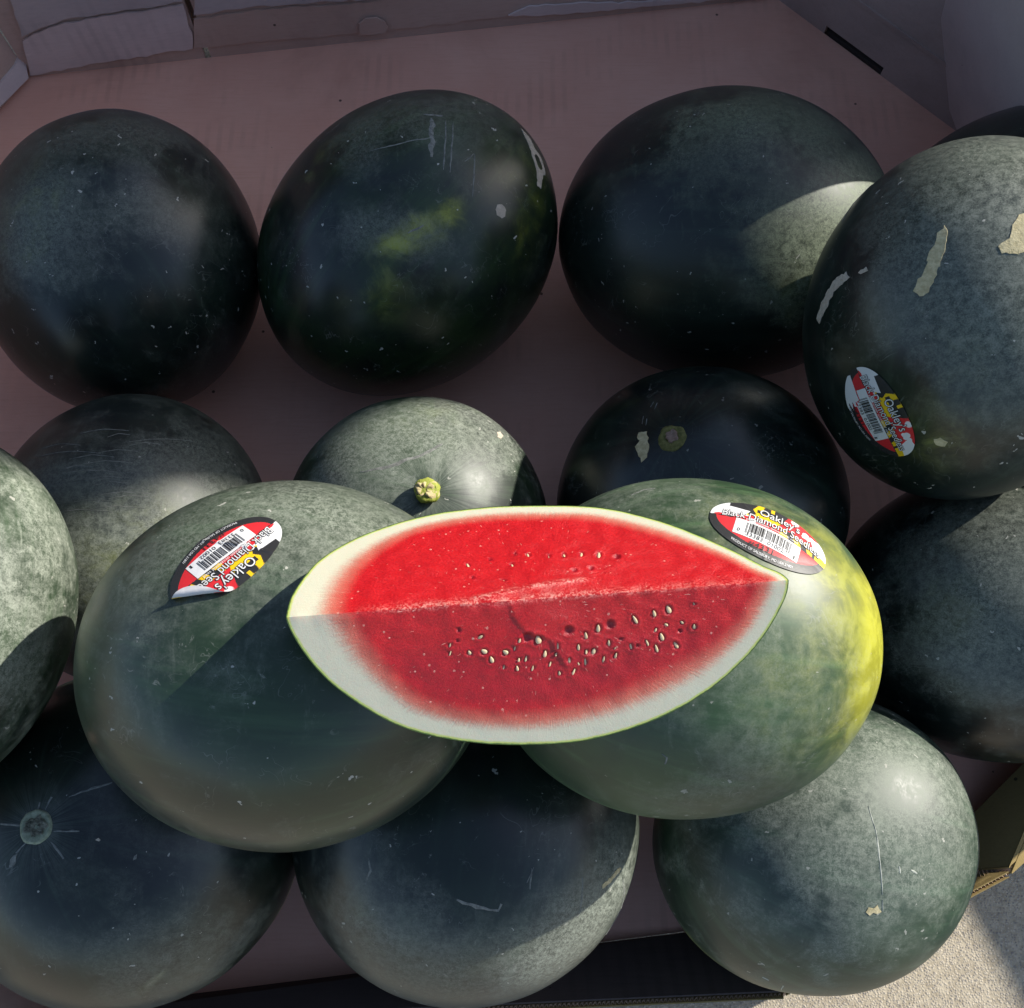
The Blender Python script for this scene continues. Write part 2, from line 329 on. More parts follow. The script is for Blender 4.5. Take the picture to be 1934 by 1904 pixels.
def rind_mat(name, seed, dust=.35, dark=(.005, .008, .0085), mid=(.010, .019, .0125), dustc=(.36, .39, .32), lime=(.38, .42, .03), streak=.3, rough=.31, speck=.6, coarse=.35):
    m = Mat(name); v = m.coord(off=(seed * 1.37, seed * .71, seed * 2.13)); mer = m.attr('mer', True)
    n1 = m.noise(v, 11, 5, .6); n2 = m.noise(v, 38, 7, .68, .4); n3 = m.mixf(m.ramp(m.noise(v, 17, 3), .42, .58), m.math('ADD', m.math('MULTIPLY', m.noise(v, 150, 6, .8, .25), .7), m.math('MULTIPLY', m.noise(v, 900, 2, .6), .3)), m.math('ADD', m.math('MULTIPLY', m.noise(v, 330, 5, .75, .1), .65), m.math('MULTIPLY', m.noise(v, 1100, 2, .6), .35))); n4 = m.noise(v, 8.0, 4, .55, .6)
    st = m.noise(m.coord((9, 9, 1.1), (seed, seed, 0), mer), 1, 4, .6)
    fine_st = m.noise(m.coord((46, 46, 1.6), (seed, 0, 0), mer), 1, 3, .6)
    c = m.mix(m.ramp(n1, .32, .68), dark, mid)
    c = m.mix(m.math('MULTIPLY', m.ramp(st, .5, .72), streak), c, tuple(x * 2.6 + .004 for x in mid))
    # lime ground spots
    la = m.attr('lime'); lm = m.math('MULTIPLY', la, m.ramp(m.math('ADD', m.math('MULTIPLY', n2, .7), m.math('MULTIPLY', la, .5)), .35, .72), True)
    c = m.mix(lm, c, m.mix(m.ramp(n2, .42, .62), tuple(x * .78 for x in lime), tuple(min(1, x * 1.18 + .005) for x in lime)))
    # dust drifts broken by a fine grain; extra pallor painted in for sunlit patches
    da = m.attr('dust_and_sun')
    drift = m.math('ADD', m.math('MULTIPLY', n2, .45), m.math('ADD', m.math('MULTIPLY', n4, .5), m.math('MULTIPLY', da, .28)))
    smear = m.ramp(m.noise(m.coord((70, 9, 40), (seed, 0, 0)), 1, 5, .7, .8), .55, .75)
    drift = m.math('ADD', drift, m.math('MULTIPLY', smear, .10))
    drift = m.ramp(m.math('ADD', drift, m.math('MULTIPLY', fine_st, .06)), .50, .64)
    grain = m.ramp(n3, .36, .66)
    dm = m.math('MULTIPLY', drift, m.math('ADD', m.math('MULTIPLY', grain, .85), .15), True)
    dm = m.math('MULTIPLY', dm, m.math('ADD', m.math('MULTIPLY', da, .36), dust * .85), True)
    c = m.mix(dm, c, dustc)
    # scuffed coarse flakes
    n5 = m.noise(v, 95, 6, .75, 1.2)
    sc_ = m.math('MULTIPLY', m.ramp(n5, .60, .70), m.ramp(m.noise(v, 14, 3), .50, .66), True)
    c = m.mix(m.math('MULTIPLY', sc_, coarse), c, (.42, .42, .37))
    # hairline scratches and veins
    for k_, (s1, w1) in enumerate(((44, .009), (30, .006))):
        vl = m.noise(m.coord((1, 1, .5), (seed * 3 + k_ * 5, 0, seed)), s1, 3, .6, .6)
        ln = m.math('LESS_THAN', m.math('ABSOLUTE', m.math('SUBTRACT', vl, .5)), w1 * .5)
        lm_ = m.ramp(m.noise(v, 20 + 9 * k_, 3), .54, .64)
        c = m.mix(m.math('MULTIPLY', m.math('MULTIPLY', ln, lm_), .2), c, (.30, .31, .28))
    # pale grit specks
    vw = m.nt.nodes.new('ShaderNodeMixRGB'); vw.blend_type = 'ADD'; vw.inputs[0].default_value = .012
    nzc = m.nt.nodes.new('ShaderNodeTexNoise'); nzc.inputs['Scale'].default_value = 170; m.l(v, nzc.inputs['Vector']); m.l(v, vw.inputs[1]); m.l(nzc.outputs['Color'], vw.inputs[2]); vg = vw.outputs[0]
    d, cc = m.voro(vg, 170); r = m.sep(cc)
    sp = m.math('MULTIPLY', m.math('LESS_THAN', d, m.math('MULTIPLY', r[1], .26)), m.math('GREATER_THAN', r[0], .90))
    d2, cc2 = m.voro(vg, 60); r2 = m.sep(cc2)
    sp2 = m.math('MULTIPLY', m.math('LESS_THAN', d2, m.math('MULTIPLY', r2[1], .085)), m.math('GREATER_THAN', r2[0], .90))
    spk = m.math('MULTIPLY', m.math('ADD', sp, sp2, True), speck)
    c = m.mix(spk, c, (.46, .45, .40))
    pa = m.attr('pale')
    c = m.mix(m.math('MULTIPLY', pa, m.ramp(m.math('ADD', m.math('MULTIPLY', fine_st, .6), m.math('MULTIPLY', n2, .4)), .38, .62)), c, (.30, .33, .27))
    rg = m.math('ADD', m.math('MULTIPLY', dm, .45), m.math('ADD', m.math('MULTIPLY', n1, .14), rough - .07))
    m.set(color=c, rough=m.math('ADD', rg, m.math('MULTIPLY', spk, .3), True), spec=.55)
    h = m.math('ADD', m.math('MULTIPLY', n2, .5), m.math('ADD', m.math('MULTIPLY', n3, .14), m.math('MULTIPLY', m.math('ADD', spk, sc_), .25)))
    m.bump(h, .2, .0009)
    return m.m

class Melon:
    def __init__(s, key):
        c, R, ax = MEL[key]; s.c = np.array(c); s.R = np.array(R); s.s = np.array(ax); s.seed = (sum(map(ord, key)) % 37) * 3.1
        s.stem = None; s.dimple = .006
    def to_u(s, p):
        u = (s.R @ (np.asarray(p, float) - s.c)) / s.s; return u / np.linalg.norm(u)
    def surf(s, u, off=0.0):
        k = 1 + .010 * nz(u, 1.4, s.seed) + .004 * nz(u, 3.1, s.seed + 9)
        if s.stem is not None:
            a = math.acos(max(-1, min(1, float(u @ s.stem))))
            k += -.010 * math.exp(-(a / .16) ** 2) - s.dimple * math.exp(-(a / .06) ** 2)
        p = s.c + s.R.T @ (s.s * u * k)
        if off:
            n = s.R.T @ (u / s.s); p = p + n / np.linalg.norm(n) * off
        return p
    def hit(s, px):
        d = ray(px); q = s.R / s.s[:, None]; a = q @ d; b = q @ (C0 - s.c); A = a @ a; B = a @ b; D = max(0, B * B - A * (b @ b - 1))
        return C0 + d * (-B - math.sqrt(D)) / A
    def u_of(s, px): return s.to_u(s.hit(px))
    def local(s, px, toward):
        """tangent frame on the skin: origin under px, x axis running to 'toward'"""
        o = s.hit(px); n = s.R.T @ (s.to_u(o) / s.s); n /= np.linalg.norm(n)
        x = s.hit(toward) - o; x -= n * (x @ n); x /= np.linalg.norm(x); return o, x, np.cross(n, x), n
    def place(s, fr, x, y, off): return s.surf(s.to_u(fr[0] + fr[1] * x + fr[2] * y), off)

def seg_dist(p, a, b):
    ab = b - a; t = max(0, min(1, float((p - a) @ ab / (ab @ ab + 1e-12)))); return np.linalg.norm(p - a - ab * t)

GROUP = 'dark green watermelons piled in the cardboard bin'
SCAR = None
MELONS = {}
def make_melon(key, label, mat, stem_px=None, stem_dir=None, lime=(), dust_and_sun=(), pale=(), hide_stem=True):
    M = Melon(key); MELONS[key] = M
    root = empty('watermelon', M.c - np.array([0, 0, 1]) * math.sqrt(((M.R[:, 2] * M.s) ** 2).sum()))
    tag(root, label, 'watermelon', GROUP); M.root = root
    pole = M.u_of(stem_px) if stem_px else M.R @ (np.array(stem_dir, float) / np.linalg.norm(stem_dir))
    pole = pole / np.linalg.norm(pole)
    if stem_px: M.stem = pole
    t = np.array([0.3, .5, .8]) if abs(pole[0]) > .7 else np.array([1., .1, 0]); e1 = np.cross(pole, t); e1 /= np.linalg.norm(e1); e2 = np.cross(pole, e1)
    NR, NS = 96, 168
    V = []; mer = []; U = []
    for i in range(NR + 1):
        ph = math.pi * (i / NR) ** (1.25 if stem_px else 1)
        for j in range(NS if 0 < i < NR else 1):
            th = 2 * math.pi * j / NS
            u = pole * math.cos(ph) + (e1 * math.cos(th) + e2 * math.sin(th)) * math.sin(ph)
            u /= np.linalg.norm(u); U.append(u); V.append(M.surf(u)); mer.append((math.cos(th), math.sin(th), ph))
    F = []
    ring = lambda i, j: 0 if i == 0 else (1 + (NR - 1) * NS if i == NR else 1 + (i - 1) * NS + j % NS)
    for i in range(NR):
        for j in range(NS):
            if i == 0: F.append((0, ring(1, j), ring(1, j + 1)))
            elif i == NR - 1: F.append((ring(i, j), ring(NR, 0), ring(i, j + 1)))
            else: F.append((ring(i, j), ring(i + 1, j), ring(i + 1, j + 1), ring(i, j + 1)))
    P = np.array(V); A = {'mer': mer}
    for nm, spec in (('lime', lime), ('dust_and_sun', dust_and_sun), ('pale', pale)):  # dust mask also paints sunlit patches paler
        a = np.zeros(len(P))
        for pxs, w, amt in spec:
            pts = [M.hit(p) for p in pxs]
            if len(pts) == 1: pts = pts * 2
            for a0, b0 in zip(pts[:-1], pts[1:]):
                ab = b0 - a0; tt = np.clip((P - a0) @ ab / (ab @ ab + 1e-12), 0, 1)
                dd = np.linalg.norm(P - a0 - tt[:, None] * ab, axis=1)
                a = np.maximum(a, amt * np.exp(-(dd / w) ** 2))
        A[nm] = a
    o = mesh_obj('rind', V, F, mat, root, smooth=True, attrs=A)
    M.rind = o
    return M

def tri_fill(poly):
    from mathutils.geometry import delaunay_2d_cdt
    n = len(poly)
    r = delaunay_2d_cdt([Vector(p) for p in poly], [], [list(range(n))], 1, 1e-9)
    return r[0], r[2]
def scar(M, pxs, mat, name='corky_scar', off=.00035, label=None, wob=.0008):
    """thin corky patch grown on the skin, its outline measured in the photograph"""
    H = [M.hit(p) for p in pxs]; o = sum(H) / len(H); n = M.R.T @ (M.to_u(o) / M.s); n /= np.linalg.norm(n)
    x = H[0] - o; x -= n * (x @ n); x /= np.linalg.norm(x); y = np.cross(n, x); fr = (o, x, y, n)
    ol = []
    rs = np.random.RandomState(int(abs(pxs[0][0]) * 7 + pxs[0][1]) % 9999)
    for i in range(len(H)):
        a, b = H[i], H[(i + 1) % len(H)]; k = max(1, int(np.linalg.norm(b - a) / .0022))
        for j in range(k):
            p = a + (b - a) * j / k; d = rs.uniform(-wob, wob, 2)
            ol.append(((p - o) @ x + d[0], (p - o) @ y + d[1]))
    cx = sum(p[0] for p in ol) / len(ol); cy = sum(p[1] for p in ol) / len(ol)
    vs, fs = tri_fill(ol)
    inner = {tuple(np.round(v, 7)) for v in ol}
    V = [M.place(fr, v[0], v[1], off) for v in vs]; nt = len(V)
    V += [M.place(fr, cx + (v[0] - cx) * 1.03, cy + (v[1] - cy) * 1.03, -.0008) for v in vs]
    F = [tuple(f) for f in fs]
    cnt = {}
    for f in F:
        for a, b in zip(f, f[1:] + f[:1]): cnt[(a, b)] = 1
    F += [(b, a, a + nt, b + nt) for (a, b) in cnt if (b, a) not in cnt]
    ob = mesh_obj(name, V, F, mat, M.root)
    if label: ob['label'] = label
    return ob
def streak(M, pxs, w, mat, name='scratch', off=.0004):
    """narrow raised scratch along a measured line"""
    H = [M.hit(p) for p in pxs]; D = []
    for a, b in zip(H[:-1], H[1:]):
        k = max(2, int(np.linalg.norm(b - a) / .004)); D += [a + (b - a) * j / k for j in range(k)]
    D.append(H[-1]); V = []; F = []
    rs = np.random.RandomState(int(pxs[0][0]))
    for i, p in enumerate(D):
        q = D[min(i + 1, len(D) - 1)] - D[max(i - 1, 0)]; n = M.R.T @ (M.to_u(p) / M.s); n /= np.linalg.norm(n)
        sd = np.cross(n, q); sd /= np.linalg.norm(sd); f = math.sin(math.pi * (i + .35) / (len(D) + .3)) ** .5 * w * rs.uniform(.55, 1.2)
        p = p + sd * rs.uniform(-.3, .3) * w
        V += [M.surf(M.to_u(p - sd * f), -.0002), M.surf(M.to_u(p), off), M.surf(M.to_u(p + sd * f), -.0002)]
        if i: F += [(3 * i - 3, 3 * i, 3 * i + 1, 3 * i - 2), (3 * i - 2, 3 * i + 1, 3 * i + 2, 3 * i - 1)]
    return mesh_obj(name, V, F, mat, M.root, smooth=True)

def corky_mat(name, a, b, rough=.8):
    m = Mat(name); v = m.coord(); n = m.noise(v, 260, 5, .7); n2 = m.noise(v, 900, 3)
    m.set(color=m.mix(m.ramp(n, .3, .7), a, b), rough=rough, spec=.25); m.bump(m.math('ADD', n, m.math('MULTIPLY', n2, .5)), .5, .0012); return m.m
CORK = corky_mat('corky_tan', (.40, .34, .19), (.62, .54, .33))
CORK_PINK = corky_mat('corky_beige', (.42, .36, .28), (.56, .49, .40))
SCUFF = corky_mat('scuff', (.12, .125, .115), (.26, .265, .24))
SCUFF_PALE = corky_mat('pale_scuff', (.42, .44, .38), (.56, .57, .5))
STEM_GREEN = corky_mat('stem_green', (.22, .26, .035), (.40, .42, .08), .6)
STEM_DRY = corky_mat('stem_dry', (.42, .34, .16), (.60, .50, .28))
OLIVE_RING = corky_mat('blossom_ring', (.10, .10, .03), (.20, .19, .07))
PINK_CORE = corky_mat('blossom_core', (.22, .14, .11), (.34, .24, .19))
GREYGREEN = corky_mat('stem_scar_ring', (.20, .23, .15), (.34, .37, .27))

def lathe_on(M, name, px, prof, mat, wob=.12, nseg=30, seed=0, sx=1.0, tilt=(0, 0)):
    """round growth standing on the skin: prof is a list of radius, height"""
    fr = M.local(px, (px[0] + 12, px[1] + 2)); V = []; F = []
    n = fr[3] + fr[1] * tilt[0] + fr[2] * tilt[1]; n /= np.linalg.norm(n)
    base = M.surf(M.to_u(fr[0]))
    for i, (r, h) in enumerate(prof):
        for j in range(nseg):
            a = 2 * math.pi * j / nseg
            rr = r * (1 + wob * mnoise.noise(Vector((math.cos(a) * 1.6 + seed, math.sin(a) * 1.6, i * .35))) + wob * .5 * mnoise.noise(Vector((math.cos(a) * 5 + seed, math.sin(a) * 5, i * .5))))
            hh = h * (1 + .25 * mnoise.noise(Vector((math.cos(a) * 2.3, math.sin(a) * 2.3 + seed, i * .7))))
            if i == 0 or tilt == (0, 0): V.append(M.place(fr, math.cos(a) * rr * sx, math.sin(a) * rr, hh))
            else: V.append(base + fr[1] * math.cos(a) * rr * sx + fr[2] * math.sin(a) * rr + n * hh)
    for i in range(len(prof) - 1):
        for j in range(nseg):
            F.append((i * nseg + j, i * nseg + (j + 1) % nseg, (i + 1) * nseg + (j + 1) % nseg, (i + 1) * nseg + j))
    F.append(tuple((len(prof) - 1) * nseg + j for j in range(nseg)))
    return mesh_obj(name, V, F, mat, M.root, smooth=True)

ml = {}
ml['RL'] = make_melon('RL', 'dust-coated dark watermelon at the left end of the rear row, no label on it', rind_mat('rind_rear_left', 1, dust=.15, coarse=.5, speck=.8), stem_dir=(-.5, .6, .5),
    dust_and_sun=[([(60, 470), (90, 420)], .05, .8), ([(150, 250), (300, 260)], .04, .5), ([(220, 400), (290, 410)], .03, .5)], lime=[([(40, 440), (60, 380)], .03, .25)])
ml['RM'] = make_melon('RM', 'watermelon with a lime green streak and tan scars, second from left in the rear row', rind_mat('rind_rear_middle', 2, dust=.14, coarse=.35, speck=.9, mid=(.016, .034, .012)), stem_dir=(.65, .62, .3),
    lime=[([(740, 462), (800, 425), (850, 405)], .016, .55), ([(560, 350), (600, 300)], .03, .16), ([(990, 420), (1010, 330)], .04, .25), ([(720, 570), (730, 500)], .02, .25)],
    dust_and_sun=[([(700, 250), (900, 200)], .04, .5), ([(670, 430), (800, 440)], .02, .6)])
ml['RR'] = make_melon('RR', 'widest rear row watermelon lying sideways, with a small sunlit patch on its right', rind_mat('rind_rear_right', 3, rough=.38, dust=.14, dustc=(.35, .41, .27), coarse=.2, speck=.6), stem_dir=(1, -.1, .12),
    dust_and_sun=[([(1560, 500), (1640, 400)], .055, 1.8), ([(1330, 220), (1560, 260)], .05, .7)], lime=[([(1500, 560), (1560, 530)], .03, .2)])  # dust stroke on the right also paints in its sun patch
ml['BRR'] = make_melon('BRR', 'watermelon half hidden in the right rear corner under the grey flap', rind_mat('rind_rear_corner', 4, dust=.25), stem_dir=(.6, .5, .5))
ml['ML'] = make_melon('ML', 'watermelon crossed by fine pale scratches, low behind the left labelled one', rind_mat('rind_middle_left', 5, rough=.38, dust=.2, coarse=.3, streak=.15, mid=(.018, .027, .02)), stem_dir=(-.95, .0, .35),
    dust_and_sun=[([(180, 1060), (420, 940)], .07, .9)], lime=[([(190, 1120), (300, 1000)], .05, .25)])
ml['MC'] = make_melon('MC', 'sunlit watermelon with a yellow green stem stub standing behind the cut slice', rind_mat('rind_middle_centre', 6, dust=.38, rough=.42, coarse=.45, mid=(.024, .045, .02)), stem_px=(810, 930),
    dust_and_sun=[([(720, 830), (900, 800)], .06, 1.0), ([(640, 880), (700, 870)], .04, .7)], pale=[([(810, 930)], .045, .35)], lime=[([(800, 770)], .05, .16)])  # part of the sunny top's pallor is painted in with the dust
ml['MR'] = make_melon('MR', 'shaded watermelon showing its olive blossom end, behind the yellowish labelled one', rind_mat('rind_middle_right', 7, dust=.10, coarse=.2, speck=.35), stem_px=(1268, 826),
    lime=[([(1200, 740), (1280, 705)], .03, .10)], dust_and_sun=[([(1440, 740)], .03, .5)])
ml['RLw'] = make_melon('RLw', 'mottled watermelon at the right edge, below the big scarred one', rind_mat('rind_right_low', 8, dust=.30, coarse=.5, speck=.8), stem_dir=(.9, -.1, .4),
    dust_and_sun=[([(1860, 1000), (1900, 1100), (1830, 1180)], .05, .9)], lime=[([(1790, 1140)], .03, .2)])
ml['FL'] = make_melon('FL', 'front row watermelon with a round stem scar, at the lower left corner', rind_mat('rind_front_left', 9, dust=.12, coarse=.3, speck=.7), stem_px=(65, 1562),
    pale=[([(65, 1562)], .022, .32)], lime=[([(548, 1680), (530, 1720)], .018, .45)], dust_and_sun=[([(300, 1830), (420, 1800)], .05, .5), ([(480, 1750), (400, 1840)], .03, .6)])
ml['FC'] = make_melon('FC', 'middle watermelon of the front row, shaded but for a sunlit crescent on its right', rind_mat('rind_front_centre', 10, dust=.14, coarse=.45, speck=.7), stem_dir=(.15, .9, .3),
    dust_and_sun=[([(1090, 1770), (1165, 1680), (1020, 1830)], .04, 2.0), ([(700, 1780), (860, 1850)], .05, .6)], lime=[([(700, 1750)], .03, .12)])  # first dust stroke also paints the sunlit crescent brighter
ml['FR'] = make_melon('FR', 'sunlit grey green watermelon bulging over the right front rim beside the pavement', rind_mat('rind_front_right', 11, rough=.40, dust=.46, coarse=.3, speck=.6, dark=(.016, .028, .02), mid=(.03, .056, .032)), stem_dir=(-.75, .1, .3),
    dust_and_sun=[([(1500, 1480), (1700, 1480), (1640, 1600)], .07, .6)], lime=[([(1285, 1800), (1330, 1850)], .016, .9), ([(1380, 1870), (1500, 1884)], .02, .25)])  # dust raised to brighten the sunny side as well
ml['BR'] = make_melon('BR', 'big labelled watermelon with long tan scars at the right edge of the photo', rind_mat('rind_big_right', 12, dust=.17, coarse=.4, speck=.8), stem_dir=(.3, .8, .5),
    dust_and_sun=[([(1880, 320), (1850, 400), (1920, 560)], .07, 1.1)], lime=[([(1760, 825)], .03, .30), ([(1700, 800), (1800, 740)], .05, .12)])
ml['LE'] = make_melon('LE', 'pale dust-coated sunlit watermelon cut off by the left edge of the photo', rind_mat('rind_left_edge', 13, dust=.75, coarse=.45, dark=(.014, .026, .016), mid=(.03, .055, .026)), stem_dir=(.1, .95, .1),
    dust_and_sun=[([(60, 1100), (90, 980)], .06, .6)], lime=[([(40, 900)], .02, .12)])  # dust thickened partly to paint this melon sunlit
ml['TL'] = make_melon('TL', 'labelled watermelon under the left tip of the slice, half in its shadow', rind_mat('rind_top_left', 14, dust=.26, coarse=.55, speck=.8, dark=(.012, .022, .014), mid=(.022, .044, .02)), stem_dir=(-.95, .2, -.1),
    dust_and_sun=[([(560, 960), (700, 1000)], .055, 1.2), ([(300, 1050), (420, 960)], .045, .6)])
ml['TR'] = make_melon('TR', 'labelled watermelon with a yellow ground spot, supporting the right end of the slice', rind_mat('rind_top_right', 15, rough=.46, dust=.19, coarse=.35, speck=.5, dark=(.018, .040, .020), mid=(.034, .074, .029), lime=(.34, .335, .02)), stem_dir=(-.95, .1, .2),
    dust_and_sun=[([(1200, 930), (1300, 940)], .04, .6), ([(1400, 1250), (1480, 1330)], .08, .5)], lime=[([(1655, 1160), (1650, 1280)], .036, 1.2), ([(1570, 1060), (1625, 1200), (1625, 1330)], .04, .62), ([(1480, 1030), (1550, 1120), (1560, 1280)], .065, .34)])
ALB = {}

# scars, stems and scuffs
M = ml['RM']
scar(M, [(983, 243), (1000, 262), (1010, 283), (1022, 300), (1030, 331), (1024, 333), (1021, 356), (1014, 350), (1012, 322), (1004, 294), (992, 262)], CORK_PINK)
scar(M, [(936, 395), (940, 387), (950, 386), (956, 396), (955, 408), (949, 413), (941, 405)], CORK_PINK)
for a, b, w in (((816, 222), (815, 296), .0042), ((800, 215), (836, 218), .002), ((842, 226), (838, 320), .0012), ((856, 230), (850, 325), .0010), ((897, 290), (893, 372), .0008), ((780, 265), (822, 258), .0009), ((700, 285), (790, 262), .0008), ((770, 440), (800, 425), .0012), ((878, 305), (895, 290), .0008)):
    streak(M, [a, ((a[0] + b[0]) / 2 + 1, (a[1] + b[1]) / 2), b], w, SCUFF)
M = ml['BR']
scar(M, [(1785, 426), (1792, 438), (1781, 482), (1768, 520), (1750, 556), (1736, 558), (1726, 549), (1735, 528), (1750, 503), (1753, 478), (1764, 462), (1770, 440)], CORK)
scar(M, [(1925, 405), (1948, 398), (1950, 470), (1922, 482), (1890, 478), (1886, 464), (1906, 452), (1914, 425)], CORK)
scar(M, [(1600, 514), (1605, 525), (1578, 548), (1562, 580), (1547, 612), (1542, 604), (1556, 565), (1578, 528)], CORK_PINK)
scar(M, [(1638, 504), (1642, 511), (1627, 518), (1621, 515)], CORK_PINK)
scar(M, [(1762, 830), (1775, 826), (1790, 834), (1785, 842), (1768, 840)], CORK)
streak(M, [(1590, 420), (1610, 385), (1645, 345)], .0012, SCUFF)
M = ml['MR']
scar(M, [(1205, 817), (1221, 814), (1225, 840), (1221, 862), (1211, 871), (1203, 856), (1200, 842), (1209, 832), (1202, 824)], CORK)
lathe_on(M, 'blossom_end', (1268, 826), [(.0122, -.0002), (.0116, .0008), (.009, .0014), (.0065, .0008)], OLIVE_RING, .14, seed=3)
lathe_on(M, 'blossom_core', (1268, 823), [(.0052, .0008), (.005, .0022), (.0035, .0028), (.002, .0020)], PINK_CORE, .35, seed=8)
for a, b in (((1212, 800), (1215, 785)), ((1219, 803), (1221, 790)), ((1228, 768), (1234, 758)), ((1236, 772), (1241, 760))): streak(M, [a, b], .0006, SCUFF)
M = ml['MC']
lathe_on(M, 'stem', (811, 930), [(.0068, -.0012), (.0078, .0022), (.0098, .005), (.0104, .0085), (.0094, .0112), (.0074, .0118)], STEM_GREEN, .12, seed=5, tilt=(-.25, -.1))
lathe_on(M, 'dry_stem_core', (808, 930), [(.0074, .0095), (.0066, .0128), (.0044, .0136), (.002, .0118)], STEM_DRY, .4, seed=7, tilt=(-.25, -.1))
scar(M, [(938, 818), (944, 816), (949, 823), (944, 829), (938, 825)], CORK_PINK)
streak(M, [(680, 892), (740, 880), (800, 858), (835, 838)], .0024, SCUFF)
M = ml['FL']
lathe_on(M, 'stem_scar', (66, 1562), [(.0118, -.0005), (.0112, .0012), (.0096, .0018), (.0074, .001), (.006, .0006)], GREYGREEN, .08, seed=2)
lathe_on(M, 'cracked_core', (67, 1562), [(.0066, .0002), (.0060, .0024), (.0044, .0010), (.003, .0028), (.0012, .0008)], corky_mat('cracked_core', (.05, .05, .035), (.34, .33, .24)), .7, seed=4)
scar(M, [(180, 1586), (186, 1583), (190, 1586), (186, 1590)], CORK_PINK, wob=.0003)
for p in ([(84, 1530), (97, 1505)], [(70, 1535), (74, 1515)], [(130, 1505), (212, 1478)], [(40, 1560), (0, 1556)], [(100, 1570), (150, 1570)], [(48, 1590), (30, 1612)], [(95, 1590), (120, 1622)]): streak(M, p, .0011, SCUFF)
scar(M, [(20, 1625), (32, 1612), (30, 1628), (18, 1640)], SCUFF); scar(M, [(252, 1618), (262, 1612), (258, 1622), (250, 1625)], SCUFF)
M = ml['FC']
scar(M, [(1168, 1637), (1172, 1642), (1150, 1668), (1136, 1680), (1138, 1671), (1156, 1652)], CORK)
for p, w in (([(862, 1700), (900, 1712), (940, 1722)], .0018), ([(940, 1722), (948, 1708)], .0014), ([(695, 1620), (700, 1645), (690, 1670)], .0012), ([(1100, 1656), (1096, 1720), (1090, 1732)], .0009), ([(1004, 1640), (1002, 1680)], .0009), ([(1176, 1660), (1172, 1720), (1150, 1770)], .0012), ([(1008, 1638), (996, 1668)], .0007)): streak(M, p, w, SCUFF)
rs = np.random.RandomState(4)
M = ml['FR']
streak(M, [(1640, 1522), (1655, 1570), (1664, 1640), (1668, 1690)], .0007, SCUFF_PALE)
streak(M, [(1668, 1700), (1668, 1722)], .0005, SCUFF_PALE)
scar(M, [(1636, 1722), (1642, 1716), (1650, 1718), (1656, 1710), (1660, 1718), (1666, 1722), (1658, 1728), (1650, 1726), (1642, 1728)], CORK)
for p in ([(1700, 1636), (1702, 1650)], [(1722, 1644), (1734, 1650)], [(1475, 1870), (1480, 1862)], [(1440, 1846), (1452, 1852)]): streak(M, p, .0009, SCUFF_PALE)
M = ml['ML']
rs = np.random.RandomState(11)
for k in range(22):
    y = 812 + k * 7.2 + rs.uniform(-3, 3); x0 = rs.uniform(60, 210) if k > 3 else rs.uniform(150, 260); ln = rs.uniform(40, 150)
    streak(M, [(x0, y + 10 - .02 * (x0 - 60)), (x0 + ln * .5, y), (x0 + ln, y + 2 + ln * .02)], rs.uniform(.00022, .0005), SCUFF)
M = ml['TL']
pass
M = ml['TR']
streak(M, [(1192, 935), (1215, 926), (1238, 923)], .0009, SCUFF)
streak(M, [(1250, 1424), (1260, 1432), (1256, 1444)], .0009, SCUFF)

# ------------------------------------------------------------------ cut slice
UP_PX = [(540,1163),(546,1138),(560,1112),(600,1060),(650,1028),(700,1005),(770,982),(850,965),(930,957),(1000,955),(1080,955),(1150,960),(1250,985),(1350,1025),(1440,1070),(1480,1086),(1492,1100)]
LO_PX = [(540,1163),(552,1195),(580,1240),(610,1276),(650,1310),(700,1343),(750,1370),(820,1393),(900,1403),(960,1408),(1020,1408),(1080,1402),(1150,1390),(1220,1367),(1280,1340),(1330,1309),(1380,1270),(1420,1230),(1450,1190),(1475,1145),(1492,1100)]
CAMB = np.stack([RT, UP, BK])
S_O = C0 + ray((1016, 1131)) * 0.480
def unit(v): return v / np.linalg.norm(v)
S_X = unit(np.array([950, 63, -70.])) @ CAMB
S_U = np.array([0, .50, -.866]) @ CAMB; S_U = unit(S_U - S_X * (S_U @ S_X))
S_L = np.array([0, -.965, -.262]) @ CAMB; S_L = unit(S_L - S_X * (S_L @ S_X))
N_U = np.cross(S_X, S_U); N_L = -np.cross(S_X, S_L)
if N_U @ BK < 0: N_U = -N_U
if N_L @ BK < 0: N_L = -N_L
def to_face(px, d, n):
    P = on_plane(px, S_O, n) - S_O; return P @ S_X, P @ d
EU = np.array([to_face(p, S_U, N_U) for p in UP_PX]); EL = np.array([to_face(p, S_L, N_L) for p in LO_PX])
XA, XB = max(EU[0, 0], EL[0, 0]), min(EU[-1, 0], EL[-1, 0])
def smooth_profile(E):
    """rounded outline through the measured points: parametrised by angle so the tips stay blunt"""
    m_, h = (XA + XB) / 2, (XB - XA) / 2
    th = np.arccos(np.clip((m_ - E[:, 0]) / h, -1, 1)); T = np.linspace(0, math.pi, 700); r = np.interp(T, th, E[:, 1])
    k = np.ones(41) / 41; rp = np.concatenate([-r[1:60][::-1], r, -r[-60:-1][::-1]]); r = np.convolve(rp, k, 'same')[59:-59]; r[0] = r[-1] = 0
    r = r * (1 + .006 * np.array([mnoise.noise(Vector((t_ * 5, E[1, 1] * 900, 0))) + .5 * mnoise.noise(Vector((t_ * 17, 3, 0))) for t_ in T]))
    return m_ - h * np.cos(T), np.maximum(r, 0)
PX_U, PR_U = smooth_profile(EU); PX_L, PR_L = smooth_profile(EL)

